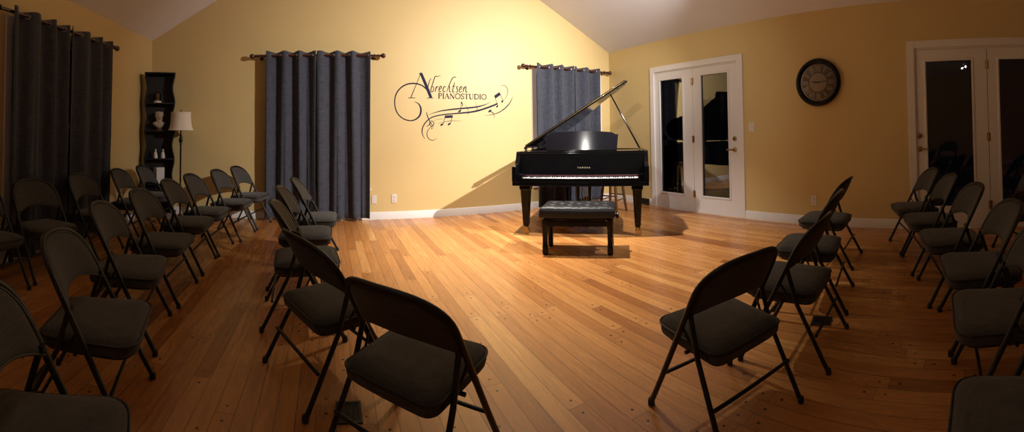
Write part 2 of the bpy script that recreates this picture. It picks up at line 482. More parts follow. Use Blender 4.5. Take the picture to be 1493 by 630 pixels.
# ------------------------------------------------------------------ curtains and rods
def on_back(a, d, z): return Vector((a, YB - d, z))
def on_left(a, d, z): return Vector((XL + d, a, z))
def rod(place, a0, a1, z, d, label):
    """a0..a1 pole ends; finials beyond"""
    p = place((a0 + a1) / 2, d, 0)
    root = thing('curtain_rod', label, 'curtain rod', p, 0, 'dark wooden curtain rods')
    def P(a, dd, zz): return place(a, dd, zz) - p
    mb = MB(); mb.tube([P(a0, d, z), P(a1, d, z)], .0165, 14); mb.build('pole', M_['mahogany'], root)
    prof = [(.0165, 0), (.024, .004), (.024, .012), (.016, .018), (.014, .026), (.022, .032), (.022, .038), (.014, .044), (.020, .052), (.033, .066), (.038, .082), (.035, .098), (.024, .112), (.008, .119), (.0, .12)]
    for a, s in ((a0, -1), (a1, 1)):
        mb = MB()
        ax = (P(a + s, d, z) - P(a, d, z)).normalized()
        Mr = Matrix.Translation(P(a, d, z)) @ ax.to_track_quat('Z', 'Y').to_matrix().to_4x4()
        mb.lathe(prof, 18, M=Mr); mb.build('finial', M_['mahogany'], root)
        mb = MB(); b = a - s * .045
        mb.tube([P(b, .004, z - .02), P(b, d * .55, z - .022), P(b, d, z - .02)], .010, 8)
        mb.tube([P(b, 0.001, z - .02), P(b, .008, z - .02)], .028, 14)
        ring = [P(b, d + .023 * cos(q), z + .023 * sin(q)) for q in [i * PI / 9 for i in range(18)]]
        mb.tube(ring, .006, 8, closed=True)
        mb.build('bracket', M_['mahogany'], root)
    return root
def curtain(place, a0, a1, ztop, zbot, d0, nw, ph, seed, label, rodz, amp=.048):
    rnd = random.Random(seed)
    p = place((a0 + a1) / 2, d0, 0)
    root = thing('curtain', label, 'curtain', p, 0, 'slate grommet curtains')
    nx, nz = 130, 30
    jit = [rnd.uniform(-.6, .6) for _ in range(8)]
    w1, w2 = rnd.uniform(.02, .04), rnd.uniform(-.016, .016)
    def warp(t): return t + w1 * sin(2 * PI * (t + jit[6])) + w2 * sin(4 * PI * t + 3 * jit[7])
    def D(t, f):       # f = 0 at top, 1 at hem
        q = 2 * PI * nw * warp(t) + ph
        q += .35 * f * sin(2 * PI * t * 1.3 + jit[0]) + .5 * f * jit[1]
        s = sin(q)
        w = math.tanh(1.7 * s) / math.tanh(1.7)
        a = amp * (1 - .22 * f + .25 * f * sin(2 * PI * t * 2 + jit[2]))
        return d0 + a * w + .008 * f * sin(2 * PI * t * (nw * 2.4) + jit[3]) + .004 * sin(23 * f + 9 * t + jit[4]) * f
    def A(t, f):
        return a0 + (a1 - a0) * t + .013 * f * sin(2 * PI * t * 1.7 + jit[5]) + .014 * sin(2 * (2 * PI * nw * warp(t) + ph)) * (1 - .3 * f)
    v = []; fc = []
    for j in range(nz + 1):
        f = j / nz
        for i in range(nx + 1):
            t = i / nx
            crest = .010 * sin(2 * PI * nw * warp(t) + ph) * (1 - f) ** 6
            z = ztop + (zbot - ztop) * f + crest
            v.append(place(A(t, f), max(.022, D(t, f)), z) - p)
    for j in range(nz):
        for i in range(nx):
            k = j * (nx + 1) + i
            fc.append((k, k + 1, k + nx + 2, k + nx + 1))
    mb = MB(); mb.add(v, fc)
    cl = mb.build('cloth', M_['curtain'], root, smooth=75)
    so = cl.modifiers.new('thickness', 'SOLIDIFY'); so.thickness = .004; so.offset = 0
    # hem band and top band stitching
    mb = MB()
    f = .93; pts = [place(A(i / nx, f), max(.022, D(i / nx, f)) + .004, ztop + (zbot - ztop) * f) - p for i in range(nx + 1)]
    mb.tube(pts, .0016, 4); mb.build('hem_seam', M_['curtain'], root)
    # grommets where the cloth crosses the rod
    kx = 0
    N_ = 600
    for n in range(9, N_ - 9):
        t = n / N_
        if (D(t, 0) - d0) * (D((n + 1) / N_, 0) - d0) > 0: continue
        c = place(A(t, 0), d0, rodz) - p
        c2 = place(A(t + .004, 0), D(t + .004, 0), rodz) - p; c1 = place(A(t - .004, 0), D(t - .004, 0), rodz) - p
        tg = (c2 - c1).normalized()
        up = Vector((0, 0, 1))
        ring = [c + tg * .026 * cos(q) + up * .026 * sin(q) for q in [i * PI / 12 for i in range(24)]]
        mb = MB(); mb.tube(ring, .006, 8, closed=True); mb.build('grommet', M_['grommet'], root)
    return root
rod(on_left, 2.52, 4.60, 2.335, .1, 'dark wooden curtain rod on the left wall, reaching the left photo edge')
curtain(on_left, 2.70, 3.57, 2.376, .04, .1, 3, .6, 1, 'dark slate curtain on the left wall, the half nearer the left photo edge', 2.335)
curtain(on_left, 3.625, 4.50, 2.376, .04, .1, 3, 1.2, 2, 'dark slate curtain on the left wall, the half nearer the black shelf', 2.335)
rod(on_back, -1.03, .70, 2.370, .105, 'dark wooden curtain rod on the back wall left of the wall lettering')
curtain(on_back, -.915, -.197, 2.425, .04, .105, 3, .9, 3, 'slate blue curtain left of the wall lettering, its left half near the floor lamp', 2.370)
curtain(on_back, -.185, .583, 2.42, .04, .105, 3, .7, 4, 'slate blue curtain left of the wall lettering, its right half beside the outlets', 2.370)
rod(on_back, 3.09, 4.70, 2.322, .105, 'dark wooden curtain rod behind the piano, beside the room corner')
curtain(on_back, 3.222, 3.955, 2.372, .04, .105, 3, .8, 5, 'slate curtain behind the piano, its left half beside white window casing', 2.322)
curtain(on_back, 3.965, 4.578, 2.368, .04, .105, 2.5, .7, 6, 'slate curtain behind the piano, its right half nearest the room corner', 2.322)

# ------------------------------------------------------------------ wall decal
DECAL = [['initial',[0.006,0.008,0.01],[[1.3625,2.1452],[1.2856,1.9616],[1.2073,1.7754]]],['initial',[0.034,0.036,0.036],[[1.3645,2.1452],[1.4416,1.9648],[1.517,1.7798]]],['initial',0.008,[[1.1678,1.773],[1.2747,1.7743]]],['initial',0.008,[[1.4545,1.775],[1.5554,1.7765]]],['initial',0.012,[[1.3384,2.1288],[1.3686,2.1551]]],['swirl',[0.012,0.014,0.016,0.016,0.017,0.016,0.015,0.014,0.013,0.013,0.013,0.013,0.013,0.016,0.02,0.022,0.018,0.01,0.004],[[1.4951,1.8344],[1.4513,1.9003],[1.3914,1.954],[1.3216,1.9818],[1.2322,1.9897],[1.1333,1.9684],[1.0447,1.9088],[0.9857,1.8211],[0.9657,1.7148],[0.9789,1.6089],[1.0234,1.5224],[1.1014,1.461],[1.1996,1.4361],[1.2788,1.4556],[1.3388,1.5083],[1.3611,1.5824],[1.3496,1.6506],[1.31,1.6989],[1.2565,1.7177]]],['staff_line',[0.003,0.008,0.013,0.017,0.018,0.019,0.018,0.012,0.007,0.002],[[1.4815,1.5237],[1.5744,1.5584],[1.6867,1.5864],[1.8381,1.6079],[1.9916,1.6242],[2.1475,1.6391],[2.2662,1.6557],[2.3665,1.6834],[2.4273,1.7052],[2.4845,1.7327]]],['staff_line',[0.003,0.01,0.013,0.013,0.013,0.013,0.014,0.016,0.018,0.02,0.022,0.022,0.022,0.02],[[1.4205,1.1579],[1.383,1.2321],[1.3774,1.3002],[1.4078,1.378],[1.4684,1.4464],[1.5494,1.4937],[1.6922,1.5259],[1.9095,1.5473],[1.991,1.5545],[2.1469,1.5706],[2.2656,1.5942],[2.386,1.6294],[2.5083,1.6727],[2.6012,1.7104]]],['flourish#1',[0.003,0.006,0.008,0.009,0.008,0.006,0.005,0.004],[[1.6019,1.1759],[1.5511,1.1431],[1.4907,1.1573],[1.4549,1.2083],[1.4552,1.2668],[1.4837,1.3155],[1.5242,1.3486],[1.5524,1.3369]]],['treble_clef',[0.006,0.012,0.01,0.008,0.008],[[1.4451,1.5674],[1.4568,1.5147],[1.4845,1.4464],[1.5125,1.4034],[1.5384,1.3643]]],['treble_clef',0.008,[[1.4477,1.3487],[1.4841,1.378],[1.4964,1.4171],[1.5328,1.4309],[1.5589,1.4035],[1.5485,1.3643],[1.5121,1.3565],[1.4962,1.3839],[1.5205,1.4034]]],['treble_clef',0.016,[[1.52,1.3252],[1.5341,1.3193]]],['flourish#2',[0.002,0.005,0.006,0.005,0.002],[[1.6198,1.3947],[1.7042,1.4146],[1.7987,1.4311],[1.8939,1.4368],[1.9996,1.4334]]],['flourish#3',[0.002,0.004,0.002],[[1.5643,1.4396],[1.6333,1.4578],[1.714,1.4671]]],['music_note#1','fill',[[1.7059,1.3872],[1.704,1.3802],[1.6986,1.3726],[1.6906,1.3657],[1.6813,1.3604],[1.6719,1.3576],[1.664,1.3577],[1.6588,1.3607],[1.657,1.3661],[1.6589,1.3731],[1.6642,1.3807],[1.6721,1.3876],[1.6815,1.3929],[1.6909,1.3957],[1.6988,1.3956],[1.704,1.3926]]],['music_note#1','fill',[[1.8231,1.3963],[1.8211,1.3893],[1.8157,1.3816],[1.8077,1.3747],[1.7982,1.3694],[1.7887,1.3665],[1.7808,1.3666],[1.7755,1.3696],[1.7736,1.3751],[1.7756,1.3821],[1.7809,1.3897],[1.789,1.3967],[1.7984,1.402],[1.8079,1.4049],[1.8159,1.4048],[1.8212,1.4018]]],['music_note#1',0.006,[[1.704,1.3857],[1.7349,1.498]]],['music_note#1',0.006,[[1.8211,1.3948],[1.8525,1.5096]]],['music_note#1',0.032,[[1.7311,1.4944],[1.8544,1.5023]]],['music_note#2','fill',[[1.9914,1.5946],[1.9894,1.5874],[1.9839,1.5797],[1.9757,1.5725],[1.966,1.5671],[1.9564,1.5641],[1.9483,1.5642],[1.9429,1.5671],[1.9411,1.5726],[1.943,1.5798],[1.9485,1.5875],[1.9567,1.5946],[1.9663,1.6001],[1.9759,1.603],[1.9841,1.603],[1.9895,1.6]]],['music_note#2',0.007,[[1.9855,1.5911],[1.9925,1.7271]]],['music_note#2',[0.014,0.01,0.004],[[1.9925,1.7271],[2.0154,1.687],[2.0093,1.6538]]],['flourish#4',[0.002,0.005,0.006,0.004],[[2.0504,1.6931],[2.0888,1.6328],[2.1135,1.5592],[2.0878,1.5258]]],['music_note#3','fill',[[2.2716,1.6008],[2.2701,1.5951],[2.2657,1.589],[2.2592,1.5834],[2.2515,1.5791],[2.2439,1.5768],[2.2375,1.5769],[2.2332,1.5792],[2.2318,1.5836],[2.2333,1.5892],[2.2377,1.5953],[2.2442,1.6009],[2.2518,1.6052],[2.2594,1.6075],[2.2659,1.6075],[2.2702,1.6051]]],['music_note#3',[0.002,0.005,0.007],[[2.2174,1.7312],[2.2484,1.6591],[2.2516,1.5866]]],['music_note#4',0.04,[[2.5508,1.8099],[2.6446,1.8734]]],['music_note#4',0.006,[[2.559,1.8025],[2.5988,1.6781]]],['music_note#4',0.006,[[2.6424,1.8657],[2.6912,1.76]]],['music_note#4','fill',[[2.609,1.6726],[2.6075,1.6655],[2.6034,1.6582],[2.5973,1.6519],[2.5902,1.6475],[2.583,1.6458],[2.577,1.6469],[2.573,1.6507],[2.5717,1.6566],[2.5732,1.6638],[2.5773,1.671],[2.5834,1.6773],[2.5906,1.6817],[2.5977,1.6835],[2.6037,1.6824],[2.6077,1.6786]]],['music_note#4','fill',[[2.6995,1.7546],[2.698,1.7466],[2.6938,1.7386],[2.6876,1.7318],[2.6804,1.7273],[2.6731,1.7256],[2.6671,1.7271],[2.6631,1.7315],[2.6617,1.7382],[2.6632,1.7462],[2.6674,1.7541],[2.6736,1.7609],[2.6808,1.7655],[2.688,1.7672],[2.6941,1.7657],[2.6981,1.7613]]],['flourish#5',[0.002,0.005,0.007,0.008,0.007,0.005,0.003],[[2.6355,1.978],[2.6774,2.0044],[2.7298,1.9988],[2.7693,1.956],[2.7769,1.8889],[2.7507,1.8209],[2.6974,1.7563]]],['staff_line',[0.002,0.006,0.01,0.013,0.013,0.01,0.003],[[2.3708,1.5186],[2.4659,1.5288],[2.5891,1.5583],[2.6936,1.6129],[2.7785,1.6852],[2.8303,1.7517],[2.8675,1.83]]],['music_note#5','fill',[[2.4952,1.6032],[2.493,1.595],[2.4867,1.5863],[2.4773,1.5782],[2.4664,1.5721],[2.4555,1.5689],[2.4462,1.569],[2.4401,1.5725],[2.438,1.5788],[2.4403,1.5869],[2.4465,1.5956],[2.4558,1.6037],[2.4668,1.6098],[2.4777,1.6131],[2.487,1.6129],[2.4931,1.6095]]],['music_note#5',[0.008,0.012,0.007,0.004],[[2.4666,1.5891],[2.5112,1.567],[2.5333,1.5369],[2.543,1.4841]]],['script_lettering',[0.0053,0.008,0.009,0.008,0.0053],[[1.5222,2.0726],[1.4952,2.0329],[1.4679,1.9285],[1.4631,1.8766],[1.4809,1.8769]]],['script_lettering',[0.0043,0.0055,0.0067,0.0076,0.0084,0.0088,0.009,0.0088,0.0084,0.0076,0.0067,0.0055,0.0043],[[1.6681,2.1083],[1.6411,2.1127],[1.6185,2.1016],[1.5917,2.1086],[1.5754,2.0864],[1.5371,1.9727],[1.5143,1.8942],[1.5204,1.8701],[1.5453,1.8741],[1.559,1.9125],[1.5548,1.9471],[1.5324,1.9422],[1.5234,1.9204]]],['script_lettering',[0.007,0.01,0.007],[[1.5803,1.8688],[1.5913,1.9124],[1.6006,1.9516]]],['script_lettering',[0.007,0.01,0.007],[[1.5913,1.9124],[1.6122,1.9476],[1.6302,1.9523]]],['script_lettering',[0.0052,0.0073,0.009,0.0099,0.0099,0.009,0.0073,0.0052],[[1.6438,1.9059],[1.6745,1.9223],[1.6819,1.9442],[1.6666,1.9569],[1.6475,1.9304],[1.641,1.8911],[1.6543,1.8696],[1.6814,1.8876]]],['script_lettering',[0.0056,0.0082,0.0098,0.0098,0.0082,0.0056],[[1.7459,1.9425],[1.7334,1.9579],[1.7133,1.9355],[1.7048,1.8961],[1.7182,1.8702],[1.7437,1.8883]]],['script_lettering',[0.0048,0.007,0.0085,0.009,0.0085,0.007,0.0048],[[1.9179,2.0943],[1.8996,2.1042],[1.8765,2.0999],[1.8488,2.0744],[1.8069,1.9854],[1.779,1.9146],[1.765,1.8706]]],['script_lettering',[0.005,0.0074,0.0088,0.0088,0.0074,0.005],[[1.7744,1.9057],[1.7976,1.9545],[1.8112,1.9504],[1.8044,1.8977],[1.8151,1.8717],[1.8289,1.8851]]],['script_lettering',[0.0059,0.0089,0.01,0.0089,0.0059],[[1.8912,2.0264],[1.8723,1.9599],[1.8552,1.8936],[1.8624,1.8718],[1.8809,1.8854]]],['script_lettering',[0.0082,0.0082],[[1.854,1.9611],[1.8953,1.9649]]],['script_lettering',[0.0056,0.0082,0.0098,0.0098,0.0082,0.0056],[[1.9482,1.9525],[1.9298,1.9608],[1.9204,1.9385],[1.9386,1.9038],[1.9245,1.8726],[1.9033,1.8809]]],['script_lettering',[0.0052,0.0073,0.009,0.0099,0.0099,0.009,0.0073,0.0052],[[1.9668,1.91],[1.9985,1.9267],[2.0061,1.949],[1.9905,1.9619],[1.9707,1.9348],[1.9639,1.8949],[1.9776,1.8732],[2.0056,1.8916]]],['script_lettering',[0.007,0.01,0.007],[[2.021,1.8735],[2.0325,1.9181],[2.0404,1.9582]]],['script_lettering',[0.0056,0.0082,0.0098,0.0098,0.0082,0.0056],[[2.0325,1.9092],[2.0572,1.9587],[2.073,1.9547],[2.066,1.9013],[2.077,1.8749],[2.0959,1.8932]]],['small_lettering',0.0111,[[1.6406,1.7701],[1.6406,1.8516]]],['small_lettering',0.0077,[[1.6406,1.8483],[1.6625,1.8483],[1.6797,1.8402],[1.6816,1.8304],[1.6778,1.819],[1.6625,1.8108],[1.6406,1.8108]]],['small_lettering',0.0043,[[1.6263,1.7722],[1.6568,1.7722]]],['small_lettering',0.0043,[[1.6263,1.8495],[1.6434,1.8495]]],['small_lettering',0.0111,[[1.7092,1.7701],[1.7092,1.8516]]],['small_lettering',0.0043,[[1.694,1.7722],[1.7245,1.7722]]],['small_lettering',0.0043,[[1.694,1.8495],[1.7245,1.8495]]],['small_lettering',0.0043,[[1.7369,1.7701],[1.7664,1.8516]]],['small_lettering',0.0111,[[1.7655,1.8499],[1.796,1.7701]]],['small_lettering',0.0043,[[1.7464,1.7978],[1.7845,1.7978]]],['small_lettering',0.0043,[[1.7273,1.7722],[1.7483,1.7722]]],['small_lettering',0.0043,[[1.7826,1.7722],[1.8074,1.7722]]],['small_lettering',0.0043,[[1.8217,1.7701],[1.8217,1.8516]]],['small_lettering',0.0111,[[1.8217,1.8491],[1.878,1.7718]]],['small_lettering',0.0043,[[1.8789,1.7701],[1.8789,1.8516]]],['small_lettering',0.0043,[[1.8103,1.7722],[1.8341,1.7722]]],['small_lettering',0.0043,[[1.8093,1.8495],[1.8265,1.8495]]],['small_lettering',0.0043,[[1.8675,1.8495],[1.8913,1.8495]]],['small_lettering',0.0085,[[1.939,1.8491],[1.9142,1.8418],[1.9008,1.8108],[1.9142,1.7799],[1.939,1.7726],[1.9638,1.7799],[1.9771,1.8108],[1.9638,1.8418],[1.939,1.8491]]],['small_lettering',0.0085,[[2.0353,1.8336],[2.0305,1.845],[2.0133,1.8491],[1.9962,1.8402],[1.9962,1.8239],[2.0152,1.8125],[2.0324,1.8011],[2.0343,1.7832],[2.0152,1.7726],[1.9943,1.7775],[1.9905,1.7913]]],['small_lettering',0.0111,[[2.0801,1.7701],[2.0801,1.8516]]],['small_lettering',0.0051,[[2.0467,1.8491],[2.1134,1.8491]]],['small_lettering',0.0043,[[2.0648,1.7722],[2.0953,1.7722]]],['small_lettering',0.0034,[[2.0472,1.8499],[2.0472,1.8353]]],['small_lettering',0.0034,[[2.113,1.8499],[2.113,1.8353]]],['small_lettering',0.0111,[[2.1325,1.8516],[2.1325,1.8027],[2.1373,1.7815],[2.1563,1.7726]]],['small_lettering',0.0051,[[2.1563,1.7726],[2.1773,1.7783],[2.1859,1.7986],[2.1859,1.8516]]],['small_lettering',0.0043,[[2.1182,1.8495],[2.1487,1.8495]]],['small_lettering',0.0043,[[2.1735,1.8495],[2.1983,1.8495]]],['small_lettering',0.0111,[[2.2164,1.7701],[2.2164,1.8516]]],['small_lettering',0.0085,[[2.2164,1.8483],[2.2479,1.8467],[2.2727,1.8312],[2.2784,1.8108],[2.2727,1.7905],[2.2479,1.775],[2.2164,1.7734]]],['small_lettering',0.0043,[[2.2021,1.7722],[2.2193,1.7722]]],['small_lettering',0.0043,[[2.2021,1.8495],[2.2193,1.8495]]],['small_lettering',0.0111,[[2.3041,1.7701],[2.3041,1.8516]]],['small_lettering',0.0043,[[2.2889,1.7722],[2.3194,1.7722]]],['small_lettering',0.0043,[[2.2889,1.8495],[2.3194,1.8495]]],['small_lettering',0.0085,[[2.368,1.8491],[2.3432,1.8418],[2.3299,1.8108],[2.3432,1.7799],[2.368,1.7726],[2.3928,1.7799],[2.4061,1.8108],[2.3928,1.8418],[2.368,1.8491]]]]
root = thing('wall_decal', 'navy vinyl lettering with swirls and music notes on the back wall', 'wall decal', (1.9, YB, 1.1))
def on_decal(a, z, d): return (a - 1.9, -d, z - 1.1)
groups = {}
for i, (part, w, pts) in enumerate(DECAL):
    groups.setdefault(part, []).append((w, pts))
for part, L in groups.items():
    mb = MB(); j = 0
    for w, pts in L:
        dd = .0012 + .0001 * (j % 7); j += 1
        bold = {'small_lettering': 1.45, 'script_lettering': 1.5}.get(part, 1.25)
        if w == 'fill':
            mb.loft([[on_decal(*q, .0004) for q in pts], [on_decal(*q, dd) for q in pts]])
        else:
            q = pts if len(pts) == 2 else [(s.x, s.y) for s in smooth_path([(a, b, 0) for a, b in pts], 6)]
            mb.strip(q, [bold * z for z in w] if isinstance(w, (list, tuple)) else bold * w, on_decal, .0004, dd)
    mb.build(part.split('#')[0], M_['vinyl'], root, smooth=30)

# ------------------------------------------------------------------ clock on the right wall
root = thing('wall_clock', 'round wall clock with thick black frame and cream numerals, hands at quarter past nine', 'clock', (XR, 1.962, 1.800))
Rc = Matrix.Rotation(-PI / 2, 4, 'Y')
mb = MB(); mb.loft([[(r * cos(q), r * sin(q), z) for q in [i * 2 * PI / 64 for i in range(64)]] for r, z in [(.285, .002), (.300, .012), (.302, .034), (.294, .052), (.278, .062), (.258, .062), (.246, .054), (.240, .042), (.236, .02), (.236, .002)]], M=Rc, close=True, cap=False)
mb.build('frame', M_['clockframe'], root)
mb = MB(); mb.lathe([(.237, .004), (.237, .016), (.0, .016)], 64, M=Rc); mb.build('dial', M_['clockface'], root)
mb = MB(); mb.lathe([(.118, .016), (.118, .021), (.0, .021)], 48, M=Rc); mb.build('centre_disc', M_['clockdisc'], root)
mb = MB()
mb.loft([[(r * cos(q), r * sin(q), z) for q in [i * 2 * PI / 64 for i in range(64)]] for r, z in [(.226, .0155), (.226, .019), (.236, .019), (.236, .0155)]], M=Rc, close=True, cap=False)
mb.build('minute_ring', M_['numeral'], root)
def radial(mb, th, off, r0, r1, w, tilt=0., z=.019):
    up = Vector((cos(th), -sin(th), 0)); rt = Vector((-sin(th), -cos(th), 0))
    a = up * r0 + rt * (off - tilt); b = up * r1 + rt * (off + tilt)
    t = (b - a).normalized(); n = Vector((-t.y, t.x, 0)) * w / 2
    mb.loft([[Rc @ Vector((*q.xy, zz)) for q in (a + n, a - n, b - n, b + n)] for zz in (.0165, z)])
ROM = ['XII', 'I', 'II', 'III', 'IV', 'V', 'VI', 'VII', 'VIII', 'IX', 'X', 'XI']
for h, s in enumerate(ROM):
    mb = MB(); th = h * PI / 6
    wd = {'I': .017, 'V': .036, 'X': .036}
    tot = sum(wd[c] for c in s); x = -tot / 2
    for c in s:
        m = x + wd[c] / 2; x += wd[c]
        if c == 'I': radial(mb, th, m, .135, .212, .0075)
        elif c == 'V': radial(mb, th, m - .0075, .135, .212, .0075, -.0085); radial(mb, th, m + .0075, .135, .212, .0045, .0085, .0186)
        else: radial(mb, th, m, .135, .212, .0075, .012); radial(mb, th, m, .135, .212, .0045, -.012, .0186)
    mb.build('numeral', M_['numeral'], root)
for nm, th, r0, r1, w, z in (('hour_hand', 2 * PI * 9.25 / 12, -.03, .105, .013, .026), ('minute_hand', 2 * PI * 14.3 / 60, -.045, .178, .009, .030)):
    mb = MB(); up = Vector((cos(th), -sin(th), 0)); rt = Vector((-sin(th), -cos(th), 0))
    pts = [up * r0 + rt * w * .35, up * (r0 + (r1 - r0) * .6) + rt * w * .6, up * r1, up * (r0 + (r1 - r0) * .6) - rt * w * .6, up * r0 - rt * w * .35]
    mb.loft([[Rc @ Vector((q.x, q.y, zz)) for q in pts] for zz in (z - .002, z)]); mb.build(nm, M_['slot'], root)
mb = MB(); mb.lathe([(.010, .018), (.010, .032), (.006, .035), (0, .035)], 16, M=Rc); mb.build('hub', M_['slot'], root)
mb = MB(); mb.lathe([(.2365, .042)] + [(.236 * cos(q), .044 + .018 * sin(q)) for q in [i * PI / 16 for i in range(9)]], 48, M=Rc); mb.build('cover_glass', M_['glass'], root)

# ------------------------------------------------------------------ outlets, switch, vents
def outlet(place, a, z, label, cat='outlet', name='wall_outlet', w=.078, h=.125, kind='o'):
    p = place(a, 0, z)
    r = thing(name, label, cat, p, 0, 'white wall plates')
    def bx(mb, u0, u1, d0, d1, z0, z1):
        c0 = place(a + u0, d0, z + z0) - p; c1 = place(a + u1, d1, z + z1) - p
        mb.box(min(c0.x, c1.x), max(c0.x, c1.x), min(c0.y, c1.y), max(c0.y, c1.y), min(c0.z, c1.z), max(c0.z, c1.z))
    mb = MB(); bx(mb, -w / 2, w / 2, .0005, .008, -h / 2, h / 2); mb.build('cover_plate', M_['plate'], r, smooth=20, bevel=.003)
    if kind == 'o':
        for zc in (-.026, .026):
            mb = MB(); bx(mb, -.018, .018, .0081, .0105, zc - .017, zc + .017); s = mb.build('socket', M_['plate'], r, smooth=20, bevel=.004)
            mb = MB()
            for u in (-.007, .007): bx(mb, u - .0016, u + .0016, .0106, .0112, zc - .003, zc + .009)
            bx(mb, -.003, .003, .0106, .0112, zc - .012, zc - .007)
            mb.build('slot', M_['slot'], s, smooth=20)
    elif kind == 's':
        mb = MB(); bx(mb, -.017, .017, .0081, .012, -.034, .034); mb.build('rocker', M_['plate'], r, smooth=20, bevel=.003)
    for zc in ((0,) if kind == 'o' else (-.048, .048)):
        mb = MB(); bx(mb, -.003, .003, .008, .0095, zc - .003, zc + .003); mb.build('screw', M_['grommet'], r)
    return r
def on_right(a, d, z): return Vector((XR - d, a, z))
outlet(on_back, .95, .297, 'white duplex outlet on the back wall, the one further right of the slate blue curtain')
outlet(on_back, .657, .288, 'plain white wall plate on the back wall, touching the edge of the slate blue curtain', kind='b', w=.07)
outlet(on_right, 2.066, .303, 'white duplex outlet low on the right wall under the round clock')
outlet(on_right, 2.966, 1.264, 'white rocker light switch beside the french doors near the piano', 'light switch', 'light_switch', .085, .135, 's')
r = thing('baseboard_vent', 'bronze louvred vent low on the wall between the piano and french doors', 'vent', (XR, 5.10, 0))
mb = MB()
for (a, b, u, v) in ((-.13, .13, .004, .022), (-.13, .13, .092, .112), (-.13, -.112, .022, .092), (.112, .13, .022, .092)): mb.box(-.030, -.018, a, b, u, v)
mb.build('vent_frame', M_['vent'], r, smooth=20, bevel=.002)
mb = MB()
for i in range(6): mb.box(-.006, .006, -.11, .11, -.0012, .0012, Matrix.Translation((-.023, 0, .028 + i * .0118)) @ Matrix.Rotation(.6, 4, 'Y'))
mb.build('louvre', M_['vent'], r)
mb = MB(); mb.box(-.0185, -.0172, -.112, .112, .02, .094); mb.build('backing', M_['slot'], r)
def register(c, w, l, rz, label):
    r = thing('floor_register', label, 'floor vent', (*c, 0), rz, 'black floor registers')
    mb = MB()
    mb.box(-w / 2, w / 2, -l / 2, -l / 2 + .012, .0003, .006); mb.box(-w / 2, w / 2, l / 2 - .012, l / 2, .0003, .006)
    mb.box(-w / 2, -w / 2 + .012, -l / 2 + .012, l / 2 - .012, .0003, .006); mb.box(w / 2 - .012, w / 2, -l / 2 + .012, l / 2 - .012, .0003, .006)
    mb.build('register_frame', M_['vinylblack'], r, smooth=20)
    mb = MB(); n = 9
    for i in range(n):
        x = -w / 2 + .016 + (w - .032) * i / (n - 1); mb.box(x - .0022, x + .0022, -l / 2 + .012, l / 2 - .012, .0005, .005)
    mb.build('grille', M_['vinylblack'], r, smooth=20)
    mb = MB(); mb.box(-w / 2 + .005, w / 2 - .005, -l / 2 + .005, l / 2 - .005, .0002, .001); mb.build('backing', M_['slot'], r)
register((.088, 1.852), .115, .145, 0, 'small black floor register under the padded chair nearest the bottom centre')
register((2.432, 1.005), .115, .125, .25, 'small black floor register under the row of chairs on the right')

# ------------------------------------------------------------------ corner shelf and what stands on it
SH = Vector((-2.475, 5.70, 0)); SRZ = math.radians(25)
SM = Matrix.Translation(SH) @ Matrix.Rotation(SRZ, 4, 'Z')
root = thing('corner_shelf', 'tall black wavy-sided display shelf in the left corner behind the chairs', 'shelf', SH, SRZ)
def hw(z): return .212 + .017 * cos(2 * PI * (z - 2.12) / .425)
HT = 2.125; DEP = .105
zs = [HT * i / 60 for i in range(61)]
for s in (-1, 1):
    mb = MB()
    mb.loft([[(s * hw(z), -DEP, z), (s * (hw(z) - .018), -DEP, z), (s * (hw(z) - .018), DEP, z), (s * hw(z), DEP, z)] for z in zs])
    mb.build('side_panel', M_['blackwood'], root, smooth=50)
mb = MB(); mb.loft([[(-(hw(z) - .0185), DEP - .012, z), (hw(z) - .0185, DEP - .012, z), (hw(z) - .0185, DEP - .002, z), (-(hw(z) - .0185), DEP - .002, z)] for z in zs[1:]])
mb.build('back_panel', M_['blackwood'], root, smooth=50)
mb = MB(); mb.box(-.229, .229, -DEP - .004, DEP + .004, HT - .002, HT + .018); mb.build('top_board', M_['blackwood'], root, smooth=20, bevel=.004)
for z in (.06, .475, .848, 1.262, 1.672):
    mb = MB(); w = min(hw(z), hw(z + .018)) - .0185; mb.box(-w, w, -DEP + .004, DEP - .0125, z, z + .018); mb.build('shelf_board', M_['blackwood'], root, smooth=20, bevel=.002)
def on_shelf(lx, ly, z): return SM @ Vector((lx, ly, z))
# glass-topped ornament
r = thing('glass_ornament', 'small glass ornament with white base on the highest shelf of the black unit', 'ornament', on_shelf(-.035, -.02, 1.6903), SRZ)
mb = MB(); mb.lathe([(.062, 0), (.064, .012), (.058, .028), (.05, .032), (0, .032)], 28); mb.build('base', M_['white'], r)
mb = MB(); mb.lathe([(.05, .0325), (.052, .12), (.046, .15), (.03, .168), (.0, .173)], 28); mb.build('glass_dome', M_['glass'], r)
mb = MB(); mb.lathe([(.034, .033), (.036, .06), (.02, .075), (.03, .10), (.034, .13), (.012, .145), (0, .146)], 20); mb.build('figure', M_['stoolwood'], r)
